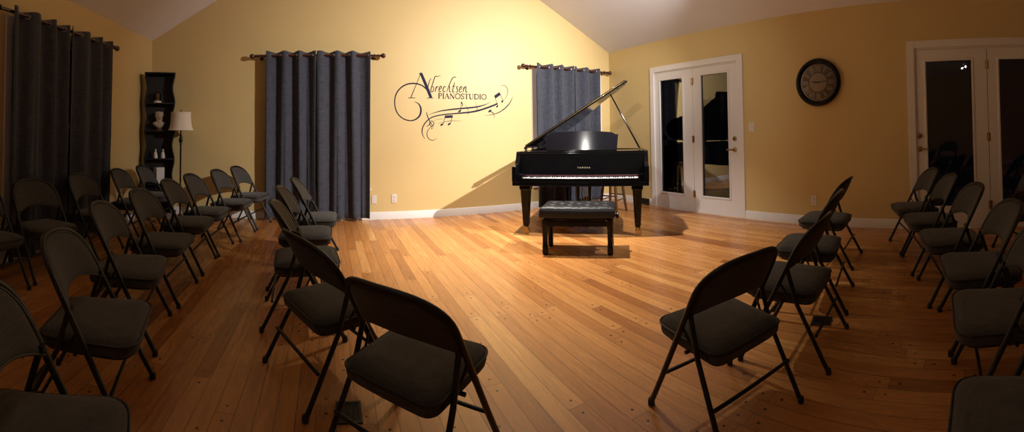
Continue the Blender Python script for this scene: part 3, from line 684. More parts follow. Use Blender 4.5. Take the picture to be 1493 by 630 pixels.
# bust
r = thing('plaster_bust', 'aged cream plaster bust of a long-haired man on the black shelf', 'bust', on_shelf(-.005, -.02, 1.2803), SRZ + .25)
mb = MB(); mb.lathe([(.055, 0), (.057, .008), (.05, .016), (.04, .03), (.042, .038), (0, .038)], 24); mb.build('plinth', M_['stoolwood'], r)
mb = MB()
def ell(z, rx_, ry_, cx=0, cy=0, n=24, front=0.):
    o = []
    for i in range(n):
        q = 2 * PI * i / n
        o.append((cx + rx_ * cos(q), cy + ry_ * sin(q) * (1 + front * max(0, -sin(q))), z))
    return o
mb.loft([ell(.038, .040, .032), ell(.050, .052, .038), ell(.070, .080, .046), ell(.092, .098, .050), ell(.108, .101, .050), ell(.120, .092, .047), ell(.130, .066, .042), ell(.140, .044, .039), ell(.152, .036, .037), ell(.162, .036, .040, 0, -.006),
         ell(.172, .037, .045, 0, -.012), ell(.184, .042, .052, 0, -.012), ell(.200, .047, .055, 0, -.010), ell(.218, .050, .058, 0, -.006), ell(.238, .051, .058, 0, -.002), ell(.258, .046, .052, 0, 0), ell(.276, .030, .036, 0, .002), ell(.285, .012, .016, 0, .002)])
for c, rr, s in (((0, -.066, .207), .011, (.8, 1, 1.6)), ((-.019, -.058, .224), .010, (1.4, .6, .6)), ((.019, -.058, .224), .010, (1.4, .6, .6)), ((0, -.058, .186), .010, (1.7, .6, .5)), ((0, -.05, .172), .013, (1.2, .8, .8))):
    mb.sphere(c, rr, 10, 8, s=s)
mb.loft([ell(.10, .02, .012, 0, -.05), ell(.125, .03, .014, 0, -.042), ell(.145, .022, .012, 0, -.035)])      # cravat
b = mb.build('figure', M_['plaster'], r, smooth=60)
mb = MB(); rnd = random.Random(4)
for i in range(110):
    th = rnd.uniform(-.2 * PI, 1.2 * PI); z = rnd.uniform(.150, .272)
    k = math.sqrt(max(.45, 1 - ((z - .225) / .062) ** 2))
    mb.sphere((.056 * k * cos(th), -.002 + .060 * k * sin(th), z), rnd.uniform(.010, .017), 8, 6)
for i in range(10):
    th = PI * (1.15 + .7 * i / 9); mb.sphere((.046 * cos(th), -.002 + .046 * sin(th), .262), .012, 8, 6)
mb.build('hair', M_['plaster'], r, smooth=60)
for lx, lab in ((-.052, 'left of the two small white figurines on the black shelf'), (.058, 'right of the two small white figurines on the black shelf')):
    r = thing('figurine', lab, 'figurine', on_shelf(lx, -.03, .8663), SRZ, 'white figurines')
    mb = MB(); mb.lathe([(.030, 0), (.033, .01), (.030, .04), (.022, .075), (.014, .095), (.010, .104), (0, .104)], 20)
    mb.sphere((-.016, -.012, .07), .011, 8, 6, s=(.7, .8, 2)); mb.sphere((.016, -.012, .07), .011, 8, 6, s=(.7, .8, 2)); mb.build('robe', M_['white'], r, smooth=60)
    mb = MB(); mb.sphere((0, 0, .118), .017, 14, 10, s=(.9, 1, 1.1)); mb.build('head', M_['white'], r)
r = thing('gift_bag', 'white paper box with grey left side on the lowest visible shelf of the black unit', 'box', on_shelf(0, -.005, .4933), SRZ + .55)
mb = MB(); mb.box(-.07, .07, -.05, .05, 0, .235); mb.build('body', M_['card'], r, smooth=20, bevel=.003)
mb = MB(); mb.box(-.071, .071, -.051, .051, .205, .222); mb.build('lid_fold', M_['card'], r, smooth=20, bevel=.002)

# ------------------------------------------------------------------ floor lamp
r = thing('floor_lamp', 'dark floor lamp with cream bell shade between the black shelf and the curtain', 'lamp', (-2.13, 5.70, 0))
mb = MB(); mb.lathe([(.125, 0), (.128, .008), (.12, .018), (.085, .028), (.04, .038), (.022, .055), (.014, .07), (0, .07)], 32); mb.build('base', M_['bronze'], r)
mb = MB(); mb.lathe([(.0125, .06), (.0125, .55), (.017, .555), (.017, .575), (.0125, .58), (.0125, 1.07), (.02, 1.08), (.014, 1.10), (.026, 1.12), (.030, 1.15), (.022, 1.18), (.013, 1.2), (.018, 1.215), (.010, 1.23), (.010, 1.30), (0, 1.30)], 20); mb.build('pole', M_['bronze'], r)
prof = [(.186, 1.283), (.179, 1.30), (.165, 1.34), (.154, 1.40), (.148, 1.46), (.146, 1.52), (.147, 1.548)]
mb = MB(); n = 48
outer = [[(rr * (1 + .012 * abs(cos(4 * q))) * cos(q), rr * (1 + .012 * abs(cos(4 * q))) * sin(q), z) for q in [i * 2 * PI / n for i in range(n)]] for rr, z in prof]
inner = [[((rr - .004) * cos(q), (rr - .004) * sin(q), z) for q in [i * 2 * PI / n for i in range(n)]] for rr, z in reversed(prof)]
mb.loft(outer + inner, cap=False, close=True); sh = mb.build('lamp_shade', M_['shade'], r, smooth=50)
for z, rr in ((1.284, .188), (1.547, .149)):
    mb = MB(); mb.tube([(rr * cos(q), rr * sin(q), z) for q in [i * 2 * PI / 40 for i in range(40)]], .004, 6, closed=True); mb.build('trim_band', M_['shade'], sh)
mb = MB()
mb.tube([(0, 0, 1.29), (.06, 0, 1.42), (.05, 0, 1.535), (0, 0, 1.55)], .0025, 6); mb.tube([(0, 0, 1.29), (-.06, 0, 1.42), (-.05, 0, 1.535), (0, 0, 1.55)], .0025, 6)
mb.tube([(-.146, 0, 1.545), (.146, 0, 1.545)], .0022, 6); mb.build('harp', M_['brass'], r)
mb = MB(); mb.lathe([(.004, 1.548), (.012, 1.553), (.006, 1.562), (.011, 1.572), (.004, 1.584), (0, 1.585)], 14); mb.build('finial', M_['bronze'], r)
for x in (-.045, .05):
    mb = MB(); mb.tube([(x * .3, -.02, 1.29), (x, -.03, 1.27), (x, -.03, 1.195)], .0018, 6); mb.sphere((x, -.03, 1.187), .008, 8, 6); mb.build('pull_chain', M_['brass'], r)
mb = MB(); mb.tube([(p[0], p[1], .006) for p in smooth_path([(.10, .04, 0), (.2, .12, 0), (.30, .02, 0), (.38, .13, 0), (.52, .16, 0), (.66, .2, 0)], 6)], .0035, 6); mb.build('power_cord', M_['plate'], r)

# ------------------------------------------------------------------ grand piano
PC = Vector((2.836, 4.089, 0)); PRZ = math.atan2(-.664, .747)
root = thing('grand_piano', 'glossy black grand piano with its lid propped open in the back right corner', 'piano', PC, PRZ)
EB = M_['ebony']
outline = [(-.815, .12)] + [(-.815, .12 + 1.2 * i / 6) for i in range(1, 7)] + [(p.x, p.y) for p in smooth_path([(-.80, 1.40, 0), (-.72, 1.62, 0), (-.52, 1.74, 0), (-.26, 1.74, 0), (-.06, 1.62, 0), (.06, 1.42, 0), (.20, 1.17, 0), (.42, .97, 0), (.64, .85, 0), (.77, .70, 0), (.812, .52, 0)], 5)] + [(.815, .32), (.815, .12)]
def offset(poly, d):
    out = []
    n = len(poly)
    for i in range(n):
        a = Vector(poly[max(i - 1, 0)]); b = Vector(poly[min(i + 1, n - 1)])
        t = (b - a).normalized(); out.append((poly[i][0] + t.y * d, poly[i][1] - t.x * d))
    return out
inn = offset(outline, .045)
mb = MB()
mb.loft([[(o[0], o[1], .615), (o[0], o[1], .995), (o[0] * .0 + o[0] + (q[0] - o[0]) * .12, o[1] + (q[1] - o[1]) * .12, 1.003), (q[0], q[1], 1.003), (q[0], q[1], .615)] for o, q in zip(outline, inn)])
mb.build('rim', EB, root, smooth=35)
mb = MB(); mb.prism(inn, .64, .66); mb.build('soundboard', M_['spruce'], root)
mb = MB()
for (a, b) in (((-.6, .3), (-.35, 1.55)), ((.55, .3), (-.15, 1.5)), ((0, .3), (-.28, 1.5))):
    d = Vector((b[0] - a[0], b[1] - a[1])); L_ = d.length; an = math.atan2(d.y, d.x)
    mb.box(0, L_, -.045, .045, .60, .639, Matrix.Translation((*a, 0)) @ Matrix.Rotation(an, 4, 'Z'))
mb.build('underframe_beam', M_['blackwood'], root, smooth=20)
plate = offset(outline, .075); plate = [(x, max(y, .5)) for x, y in plate[2:-1]]
mb = MB(); mb.prism(plate, .862, .882); mb.build('iron_plate', M_['gold'], root)
mb = MB()
for i in range(5):
    x = -.6 + i * .28; mb.tube([(x, .55, .895), (x - .06 * (i - 1) - .05, 1.25 - .09 * i, .895)], .018, 8)
mb.build('plate_strut', M_['gold'], root)
mb = MB()
for i in range(52):
    x = -.66 + i * .0245; mb.box(x, x + .018, .66, .70, .885, .925)
mb.build('damper_row', M_['blackwood'], root, smooth=20)
mb = MB()
for i in range(60):
    x = -.68 + i * .0225; y1 = 1.5 - .0145 * i
    mb.tube([(x, .56, .905), (x - .12 * (1 - i / 60), max(.75, y1), .905)], .0012, 4)
mb.build('string_band', M_['grommet'], root)
# keybed, arms, key slip, cheeks
mb = MB(); mb.box(-.812, .812, -.135, .32, .600, .648); mb.build('keybed', EB, root, smooth=20, bevel=.006)
mb = MB(); mb.box(-.70, .70, -.137, -.112, .6485, .692); mb.build('key_slip', EB, root, smooth=20, bevel=.004)
for s in (-1, 1):
    prof = [(-.137, .649), (.119, .649), (.119, 1.003), (.10, 1.003)] + [(p.y, p.z) for p in smooth_path([(0, .10, 1.003), (0, .075, .985), (0, .05, .92), (0, .01, .862), (0, -.05, .84), (0, -.137, .83)], 4)][1:]
    mb = MB(); mb.prism(prof, s * .815, s * .765, 'x'); mb.build('arm', EB, root, smooth=35, bevel=.004)
    mb = MB(); mb.box(min(s * .764, s * .695), max(s * .764, s * .695), -.105, .055, .649, .735); mb.build('cheek_block', EB, root, smooth=20, bevel=.006)
# keys
W0, W1_ = -.688, .688; P_ = (W1_ - W0) / 52
def whitemesh():
    mb = MB(); mb.box(.0006, P_ - .0006, -.108, .05, .662, .690); mb.box(.0006, P_ - .0006, -.110, -.107, .683, .6905)
    return mb
wk = whitemesh().build('white_key', M_['ivory'], root, smooth=20, bevel=.0008, seg=1)
wk.location.x = W0
bk = MB(); bk.loft([[(-.0075, -.060, .688), (.0075, -.060, .688), (.0075, .05, .688), (-.0075, .05, .688)], [(-.0068, -.058, .696), (.0068, -.058, .696), (.0068, .05, .696), (-.0068, .05, .696)], [(-.0055, -.050, .703), (.0055, -.050, .703), (.0055, .05, .703), (-.0055, .05, .703)]])
bk = bk.build('black_key', M_['blackkey'], root, smooth=20)
first = True
for i in range(52):
    if i:
        o = wk.copy(); COL.objects.link(o); o.parent = root; o.location.x = W0 + i * P_
    nt_ = (i + 5) % 7           # 0 = C ; key 0 is A
    if nt_ in (0, 1, 3, 4, 5) and i < 51:
        x = W0 + (i + 1) * P_
        if first: bk.location.x = x; first = False
        else:
            o = bk.copy(); COL.objects.link(o); o.parent = root; o.location.x = x
mb = MB(); mb.box(-.69, .69, .045, .056, .70, .716); mb.build('key_felt', pm('red_key_felt', (.05, .008, .012), .9), root)
# fallboard with lettering
Fm = Matrix.Translation((0, .058, .708)) @ Matrix.Rotation(-.02, 4, 'X')
mb = MB(); mb.box(-.762, .762, 0, .022, 0, .275, Fm); fb = mb.build('fallboard', EB, root, smooth=20, bevel=.004)
def text_mesh(body, size, ext, spacing=1.0):
    c = bpy.data.curves.new('lettering', 'FONT'); c.body = body; c.size = size; c.extrude = ext; c.align_x = 'CENTER'; c.space_character = spacing; c.offset = 0
    t = bpy.data.objects.new('lettering', c); COL.objects.link(t)
    me = bpy.data.meshes.new_from_object(t.evaluated_get(bpy.context.evaluated_depsgraph_get()))
    bpy.data.objects.remove(t); bpy.data.curves.remove(c)
    return me
me = text_mesh('YAMAHA', .026, .0006, 1.75); me.materials.clear(); me.materials.append(pm('pale_gold_lettering', (.45, .38, .26), .45, ns=20))
o = bpy.data.objects.new('maker_lettering', me); COL.objects.link(o); o.parent = fb
o.matrix_local = Fm @ Matrix.Translation((.035, -.0008, .088)) @ Matrix.Rotation(PI / 2, 4, 'X')
mb = MB(); mb.box(-.762, .762, .104, .56, .982, 1.000); mb.build('music_shelf', EB, root, smooth=20, bevel=.004)
# music desk: bowed panel with a shaped top edge
Dm = Matrix.Translation((-.02, .30, 1.0005)) @ Matrix.Rotation(-.17, 4, 'X')
nx, nz = 40, 6
def top(u):
    t = abs(u)
    return .226 + .020 * cos(u * PI * .5) - .026 * max(0, min(1, (t - .84) / .10)) ** .7 + .012 * max(0, (t - .94) / .06)
loops = []
for i in range(nx + 1):
    u = -1 + 2 * i / nx; x = .472 * u
    bow = -.045 * (1 - u * u)
    xb = x * .955
    loops.append([(xb, bow, 0), (x, bow, top(u)), (x, bow + .016, top(u)), (xb, bow + .016, 0)])
mb = MB(); mb.loft(loops, Dm); mb.build('music_desk', M_['desk'], root, smooth=35)
mb = MB(); mb.box(-.46, .42, .235, .285, 1.0005, 1.012); mb.build('desk_ledge', EB, root, smooth=20, bevel=.003)
for x in (-.3, .26):
    mb = MB(); mb.tube([(x, .36, 1.18), (x, .50, 1.003)], .006, 8); mb.build('desk_strut', M_['brassy'], root)
# lid: big sheet hinged on the bass side, front leaf folded back on it
AL = math.radians(32)
Lm = Matrix.Translation((-.822, 0, 1.018)) @ Matrix.Rotation(-AL, 4, 'Y')
lidpoly = [(0, .50), (1.655, .50)] + [(p.x, p.y) for p in smooth_path([(1.652, .62, 0), (1.58, .78, 0), (1.42, .92, 0), (1.22, 1.05, 0), (1.04, 1.26, 0), (.90, 1.5, 0), (.76, 1.68, 0), (.55, 1.77, 0), (.28, 1.75, 0), (.08, 1.62, 0), (0, 1.40, 0)], 5)]
mb = MB(); mb.prism(lidpoly, 0, .020, M=Lm); mb.build('lid', EB, root, smooth=35, bevel=.004)
mb = MB(); mb.prism(round_poly([(.03, .515), (1.64, .515), (1.64, .86), (.03, .90)], [.01, .01, .03, .03]), .0215, .040, M=Lm); mb.build('folded_lid_leaf', EB, root, smooth=35, bevel=.004)
mb = MB(); mb.tube([Lm @ Vector((.03, .506, .0225)), Lm @ Vector((1.64, .506, .0225))], .005, 8); mb.build('piano_hinge', M_['brassy'], root)
for s_ in (1.50, 1.60):
    mb = MB(); mb.sphere(Lm @ Vector((s_, .53, -.006)), .012, 10, 8); mb.build('lid_bumper', M_['rubber'], root)
for y in (.6, 1.0, 1.35):
    mb = MB(); mb.tube([(-.823, y - .05, 1.012), (-.823, y + .05, 1.012)], .009, 10); mb.build('lid_hinge', M_['brassy'], root)
# prop stick on the treble side
pb = Vector((.73, .50, 1.004)); pt = Lm @ Vector((1.375, .60, -.004))
mb = MB(); mb.tube([pb, pb.lerp(pt, .5), pt], [.012, .011, .009], 10); mb.build('prop_stick', EB, root)
mb = MB(); mb.lathe([(.02, 1.0035), (.02, 1.010), (.013, 1.016), (0, 1.016)], 16, c=(.73, .50, 0)); mb.build('prop_socket', M_['brassy'], root)
# legs with brass casters
def leg(x, y):
    mb = MB()
    def sq(h, z, r=.012): return [(p.x + x, p.y + y, z) for p in round_poly([(-h, -h), (h, -h), (h, h), (-h, h)], r, 3)]
    mb.loft([sq(.068, .605), sq(.068, .555), sq(.060, .545), sq(.056, .53), sq(.036, .135), sq(.036, .118), sq(.030, .112), sq(.030, .10)])
    l = mb.build('leg', EB, root, smooth=35)
    mb = MB(); mb.lathe([(.026, .100), (.028, .094), (.026, .068), (.017, .062), (.012, .05), (.0, .05)], 18, c=(x, y, 0)); mb.build('ferrule', M_['brassy'], l)
    mb = MB()
    mb.box(x - .03, x + .03, y - .028, y - .022, .018, .066); mb.box(x - .03, x + .03, y + .022, y + .028, .018, .066); mb.box(x - .024, x + .024, y - .024, y + .024, .05, .064)
    mb.tube([(x + .012, y - .03, .032), (x + .012, y + .03, .032)], .006, 8)
    for s in (-1, 1): mb.tube([(x + .012, y + s * .006, .0325), (x + .012, y + s * .020, .0325)], .032, 20)
    mb.build('caster', M_['brass'], l)
leg(-.675, 0); leg(.675, 0); leg(-.36, 1.42)
# pedal lyre
for x in (-.075, .075):
    mb = MB(); mb.lathe([(.022, .14), (.017, .2), (.019, .4), (.024, .56), (.03, .60), (0, .60)], 14, c=(x, .33, 0)); mb.build('lyre_post', EB, root)
mb = MB()
mb.box(-.16, .16, .27, .41, .06, .14); mb.build('pedal_box', EB, root, smooth=20, bevel=.008)
mb = MB(); mb.box(-.12, .12, .28, .38, .585, .604); mb.build('lyre_block', EB, root, smooth=20)
for x in (-.08, 0, .08):
    mb = MB(); mb.tube([(x, .28, .085), (x, .22, .08), (x, .16, .068), (x, .13, .066)], [.009, .010, .018, .012], 10, flat=.5); mb.build('pedal', M_['brassy'], root)
    mb = MB(); mb.tube([(x * .4, .33, .14), (x * .4, .33, .59)], .003, 6); mb.build('pedal_rod', M_['brassy'], root)
mb = MB(); mb.tube([(-.05, .40, .10), (-.05, .62, .60)], .006, 8); mb.tube([(.05, .40, .10), (.05, .62, .60)], .006, 8); mb.build('lyre_brace', M_['brassy'], root)

# ------------------------------------------------------------------ bench
BC = Vector((2.452, 3.578, 0)); BRZ = math.atan2(-.433, .522) * .55 + PRZ * .45
r = thing('piano_bench', 'black piano bench with tufted leather seat in front of the keyboard', 'bench', BC, BRZ)
hx, hy = .375, .205
nx, ny = 56, 30
btn = [(-.27 + .18 * i, -.075 + .15 * j) for j in range(2) for i in range(4)] + [(-.18 + .18 * i, 0) for i in range(3)]
def ctop(x, y):
    e = min(hx - abs(x), hy - abs(y))
    h = .030 * min(1, max(0, e) / .05) ** .5 if e > 0 else 0
    for bx_, by_ in btn:
        d2 = (x - bx_) ** 2 + (y - by_) ** 2
        h -= .022 * math.exp(-d2 / .0011)
        # creases running diagonally between the buttons
    g1 = abs(((x / .18 + y / .15) + .5) % 1 - .5); g2 = abs(((x / .18 - y / .15) + .5) % 1 - .5)
    h -= .006 * math.exp(-(min(g1, g2) / .07) ** 2) * (1 if e > .02 else 0)
    return .462 + h
v = []; f = []
for j in range(ny + 1):
    for i in range(nx + 1):
        x = -hx + 2 * hx * i / nx; y = -hy + 2 * hy * j / ny
        v.append((x, y, ctop(x, y)))
for j in range(ny):
    for i in range(nx):
        q = j * (nx + 1) + i; f.append((q, q + 1, q + nx + 2, q + nx + 1))
n0 = len(v)
edge = [i for i in range(nx + 1)] + [(j) * (nx + 1) + nx for j in range(1, ny + 1)] + [ny * (nx + 1) + i for i in range(nx - 1, -1, -1)] + [j * (nx + 1) for j in range(ny - 1, 0, -1)]
for k_, (zz, gr) in enumerate(((.440, 1.012), (.385, 1.012), (.376, .99))):
    for e in edge: v.append((v[e][0] * gr, v[e][1] * (1.02 if gr > 1 else gr), zz))
m = len(edge)
prev = edge
for k_ in range(3):
    cur = [n0 + k_ * m + i for i in range(m)]
    for i in range(m): f.append((prev[i], prev[(i + 1) % m], cur[(i + 1) % m], cur[i]))
    prev = cur
f.append(tuple(prev))
mb = MB(); mb.add(v, f); cu = mb.build('cushion', M_['leather'], r, smooth=50)
for bx_, by_ in btn:
    mb = MB(); mb.sphere((bx_, by_, ctop(bx_, by_) + .003), .010, 10, 6, s=(1, 1, .5)); mb.build('button', M_['leather'], cu)
mb = MB(); mb.box(-.34, .34, -.165, .165, .352, .3755); mb.build('seat_frame', EB, r, smooth=20, bevel=.003)
mb = MB()
mb.box(-.30, .30, -.168, -.148, .285, .335); mb.box(-.30, .30, .148, .168, .285, .335); mb.box(-.348, -.328, -.13, .13, .285, .335); mb.box(.328, .348, -.13, .13, .285, .335)
mb.build('apron', EB, r, smooth=20, bevel=.003)
mb = MB()
for x in (-.26, -.1, .1, .26): mb.box(x - .05, x + .05, -.12, -.10, .336, .3515)
mb.box(-.28, .28, -.02, .02, .300, .33); mb.box(-.12, .12, -.09, .09, .262, .285); mb.build('lift_mechanism', M_['black_metal'], r, smooth=20)
for sx in (-1, 1):
    for sy in (-1, 1):
        x, y = sx * .328, sy * .152
        def sq(h, z): return [(p.x + x, p.y + y, z) for p in round_poly([(-h, -h), (h, -h), (h, h), (-h, h)], .006, 3)]
        mb = MB(); mb.loft([sq(.030, .351), sq(.030, .26), sq(.027, .25), sq(.025, .10), sq(.028, .085), sq(.028, .012), sq(.022, .008), sq(.022, .001)]); mb.build('leg', EB, r, smooth=35)
    Mr = Matrix.Translation((sx * .341, 0, .364)) @ Matrix.Rotation(sx * PI / 2, 4, 'Y')
    mb = MB(); mb.lathe([(.010, 0), (.010, .045), (.024, .048), (.030, .056), (.030, .072), (.024, .078), (0, .078)], 18, M=Mr); mb.build('height_knob', M_['blackwood'], r)

# ------------------------------------------------------------------ stool behind the piano
r = thing('wooden_stool', 'brown wooden stool whose legs show under the right end of the piano', 'stool', (4.06, 4.98, 0), .35)
mb = MB(); mb.lathe([(.15, .62), (.165, .635), (.165, .655), (.15, .665), (0, .66)], 28); mb.build('seat', M_['stoolwood'], r)
for i in range(4):
    q = PI / 4 + i * PI / 2; c_, s_ = cos(q), sin(q)
    mb = MB(); mb.tube([(.215 * c_, .215 * s_, .001), (.19 * c_, .19 * s_, .15), (.165 * c_, .165 * s_, .35), (.115 * c_, .115 * s_, .63)], [.016, .021, .022, .017], 12); mb.build('leg', M_['stoolwood'], r)
mb = MB()
for i in range(4):
    q = PI / 4 + i * PI / 2; q2 = q + PI / 2; z = .2 + .06 * (i % 2); rr = .183 - .01 * (i % 2)
    mb.tube([(rr * cos(q), rr * sin(q), z), (rr * cos(q2), rr * sin(q2), z)], .010, 8)
mb.build('rung', M_['stoolwood'], r)

# ------------------------------------------------------------------ padded folding chairs
def yl(z): return .25 - .41 * z / .785           # side line of the front leg / back upright
def SS(q, e): return math.copysign(abs(q) ** e, q)
def seat_loop(inset, z, n=6):
    k = 1 - inset / .22
    P = round_poly([(-.232 * k, .038 + (.247 - .038) * k), (.232 * k, .038 + (.247 - .038) * k), (.212 * k, .038 + (-.175 - .038) * k), (-.212 * k, .038 + (-.175 - .038) * k)], [.085 * k, .085 * k, .055 * k, .055 * k], n)
    return [(p.x, p.y, z + .035 * (p.y - .247)) for p in P]
CH = []          # (mesh object, parent index)
proto = bpy.data.objects.new('folding_chair', None); COL.objects.link(proto); proto.empty_display_size = .1
def cpart(mb, name, mat, parent=proto, smooth=45):
    o = mb.build(name, mat, parent, smooth=smooth); return o
mb = MB(); mb.loft([seat_loop(.02, .352), seat_loop(.004, .362), seat_loop(.0, .380), seat_loop(0, .402), seat_loop(.006, .414), seat_loop(.018, .424), seat_loop(.045, .433), seat_loop(.09, .439), seat_loop(.15, .442), seat_loop(.19, .443)])
seat = cpart(mb, 'seat', M_['fabric'])
mb = MB(); mb.tube([(x, y, z) for x, y, z in seat_loop(-.002, .408)], .0050, 6, closed=True); cpart(mb, 'piping', M_['piping'], seat)
mb = MB(); mb.loft([seat_loop(.03, .338), seat_loop(.024, .342), seat_loop(.022, .353)]); cpart(mb, 'seat_pan', M_['black_metal'], seat)
# backrest pad
def ztop(x, W=.236):
    t = min(1, abs(x) / W); return .600 + .172 * (max(0, 1 - t ** 2.9)) ** (1 / 2.2)
def zbot(x, W=.236): return .515 + .055 * (1 - (abs(x) / W) ** 2.4)
nx, nz = 30, 12
front = []; back = []
for i in range(nx + 1):
    u = sin(PI / 2 * (-1 + 2 * i / nx)); x = .236 * u
    cf = []; cb_ = []
    for j in range(nz + 1):
        t = .5 - .5 * cos(PI * j / nz); z = zbot(x) + (ztop(x) - zbot(x)) * t
        y = yl(z) - .055 * (1 - u * u)
        puff = (1 - abs(u) ** 8) * sin(PI * t) ** .45
        cf.append((x, y + .004 + .016 * puff, z)); cb_.append((x, y - .004 - .013 * puff, z))
    front.append(cf); back.append(cb_)
v = []; f = []
for S in (front, back):
    for c in S: v += c
n1 = nz + 1; off = (nx + 1) * n1
for i in range(nx):
    for j in range(nz):
        a = i * n1 + j
        f.append((a, a + n1, a + n1 + 1, a + 1)); f.append((off + a, off + a + 1, off + a + n1 + 1, off + a + n1))
    f.append((i * n1, off + i * n1, off + (i + 1) * n1, (i + 1) * n1)); a = i * n1 + nz
    f.append((a, a + n1, off + a + n1, off + a))
for i in (0, nx):
    for j in range(nz):
        a = i * n1 + j; f.append((a, a + 1, off + a + 1, off + a))
mb = MB(); mb.add(v, f); backrest = cpart(mb, 'backrest', M_['fabric'], smooth=60)
loop = [Vector(front[i][nz]) + Vector((0, .002, .002)) for i in range(nx + 1)] + [Vector(front[nx][j]) + Vector((.002, .002, 0)) for j in range(nz - 1, 0, -1)] + [Vector(front[i][0]) + Vector((0, .002, -.002)) for i in range(nx, -1, -1)] + [Vector(front[0][j]) + Vector((-.002, .002, 0)) for j in range(1, nz)]
mb = MB(); mb.tube(loop, .0042, 6, closed=True); cpart(mb, 'piping', M_['piping'], backrest)
# inverted-U upper frame and the legs
def hx_(z): return .258 - .011 * min(1, z / .6)
JZ = .40
up = [(-hx_(z), yl(z), z) for z in (JZ, .47, .54, .60)]
arc = []
for i in range(1, 24):
    q = PI - PI * i / 24; x = .247 * SS(cos(q), .72); z = .60 + .184 * SS(sin(q), .80)
    arc.append((x, yl(z) - .055 * (1 - (x / .247) ** 2), z))
dn = [(hx_(z), yl(z), z) for z in (.60, .54, .47, JZ)]
mb = MB(); mb.tube(up + arc + dn, .0128, 10); cpart(mb, 'back_frame', M_['black_metal'])
for s in (-1, 1):
    mb = MB(); mb.tube([(s * hx_(JZ), yl(JZ), JZ), (s * hx_(.2), yl(.2), .2), (s * .258, .248, .012)], .0130, 10); l = cpart(mb, 'leg', M_['black_metal'])
    mb = MB(); c0 = Vector((s * .258, .2485, .0)); mb.lathe([(.013, 0), (.0165, .003), (.0165, .022), (.0135, .034), (.0, .034)], 12, c=c0 + Vector((0, -.003, 0))); cpart(mb, 'foot_cap', M_['rubber'], l)
    zt = .535; yt = yl(zt)
    mb = MB(); mb.tube([(s * .228, yt, zt), (s * .232, yt - .05, .35), (s * .246, -.247, .012)], .0118, 10)
    mb.box(min(s * .219, s * .247), max(s * .219, s * .247), yt - .012, yt + .012, zt - .012, zt + .012)
    l = cpart(mb, 'leg', M_['black_metal'])
    mb = MB(); mb.lathe([(.012, 0), (.015, .003), (.015, .022), (.012, .032), (0, .032)], 12, c=(s * .246, -.249, 0)); cpart(mb, 'foot_cap', M_['rubber'], l)
    mb = MB(); mb.tube([(s * .236, yl(.46) + .004, .46), (s * .226, -.02, .40), (s * .222, -.13, .375)], .0065, 6); mb.build('hinge_link', M_['black_metal'], proto)
for (y, z, w) in ((yl(.20), .20, .256), (-.185, .19, .238)):
    mb = MB(); mb.tube([(-w, y, z), (w, y, z)], .0085, 8); cpart(mb, 'crossbar', M_['black_metal'])
mb = MB(); mb.tube([(-.236, .0, .352), (.236, .0, .352)], .0085, 8); cpart(mb, 'seat_pivot_bar', M_['black_metal'])
used = []
def chair(x, y, th, label, group, s=1.0, sz=1.0):
    if not used:
        r = proto
    else:
        r = proto.copy(); COL.objects.link(r)
        for ch in list(proto.children):
            c = ch.copy(); COL.objects.link(c); c.parent = r
            for g in ch.children:
                d = g.copy(); COL.objects.link(d); d.parent = c
    used.append(r)
    r.location = (x, y, 0); r.rotation_euler = (0, 0, th - PI / 2); r.scale = (s, s, sz)
    r['label'] = label; r['category'] = 'chair'; r['group'] = group
G1, G2, G3, G4, G5 = ('folding chairs along the left wall', 'folding chairs of the middle left row', 'folding chairs of the inner left row', 'folding chairs of the front right row', 'folding chairs of the rear right row')
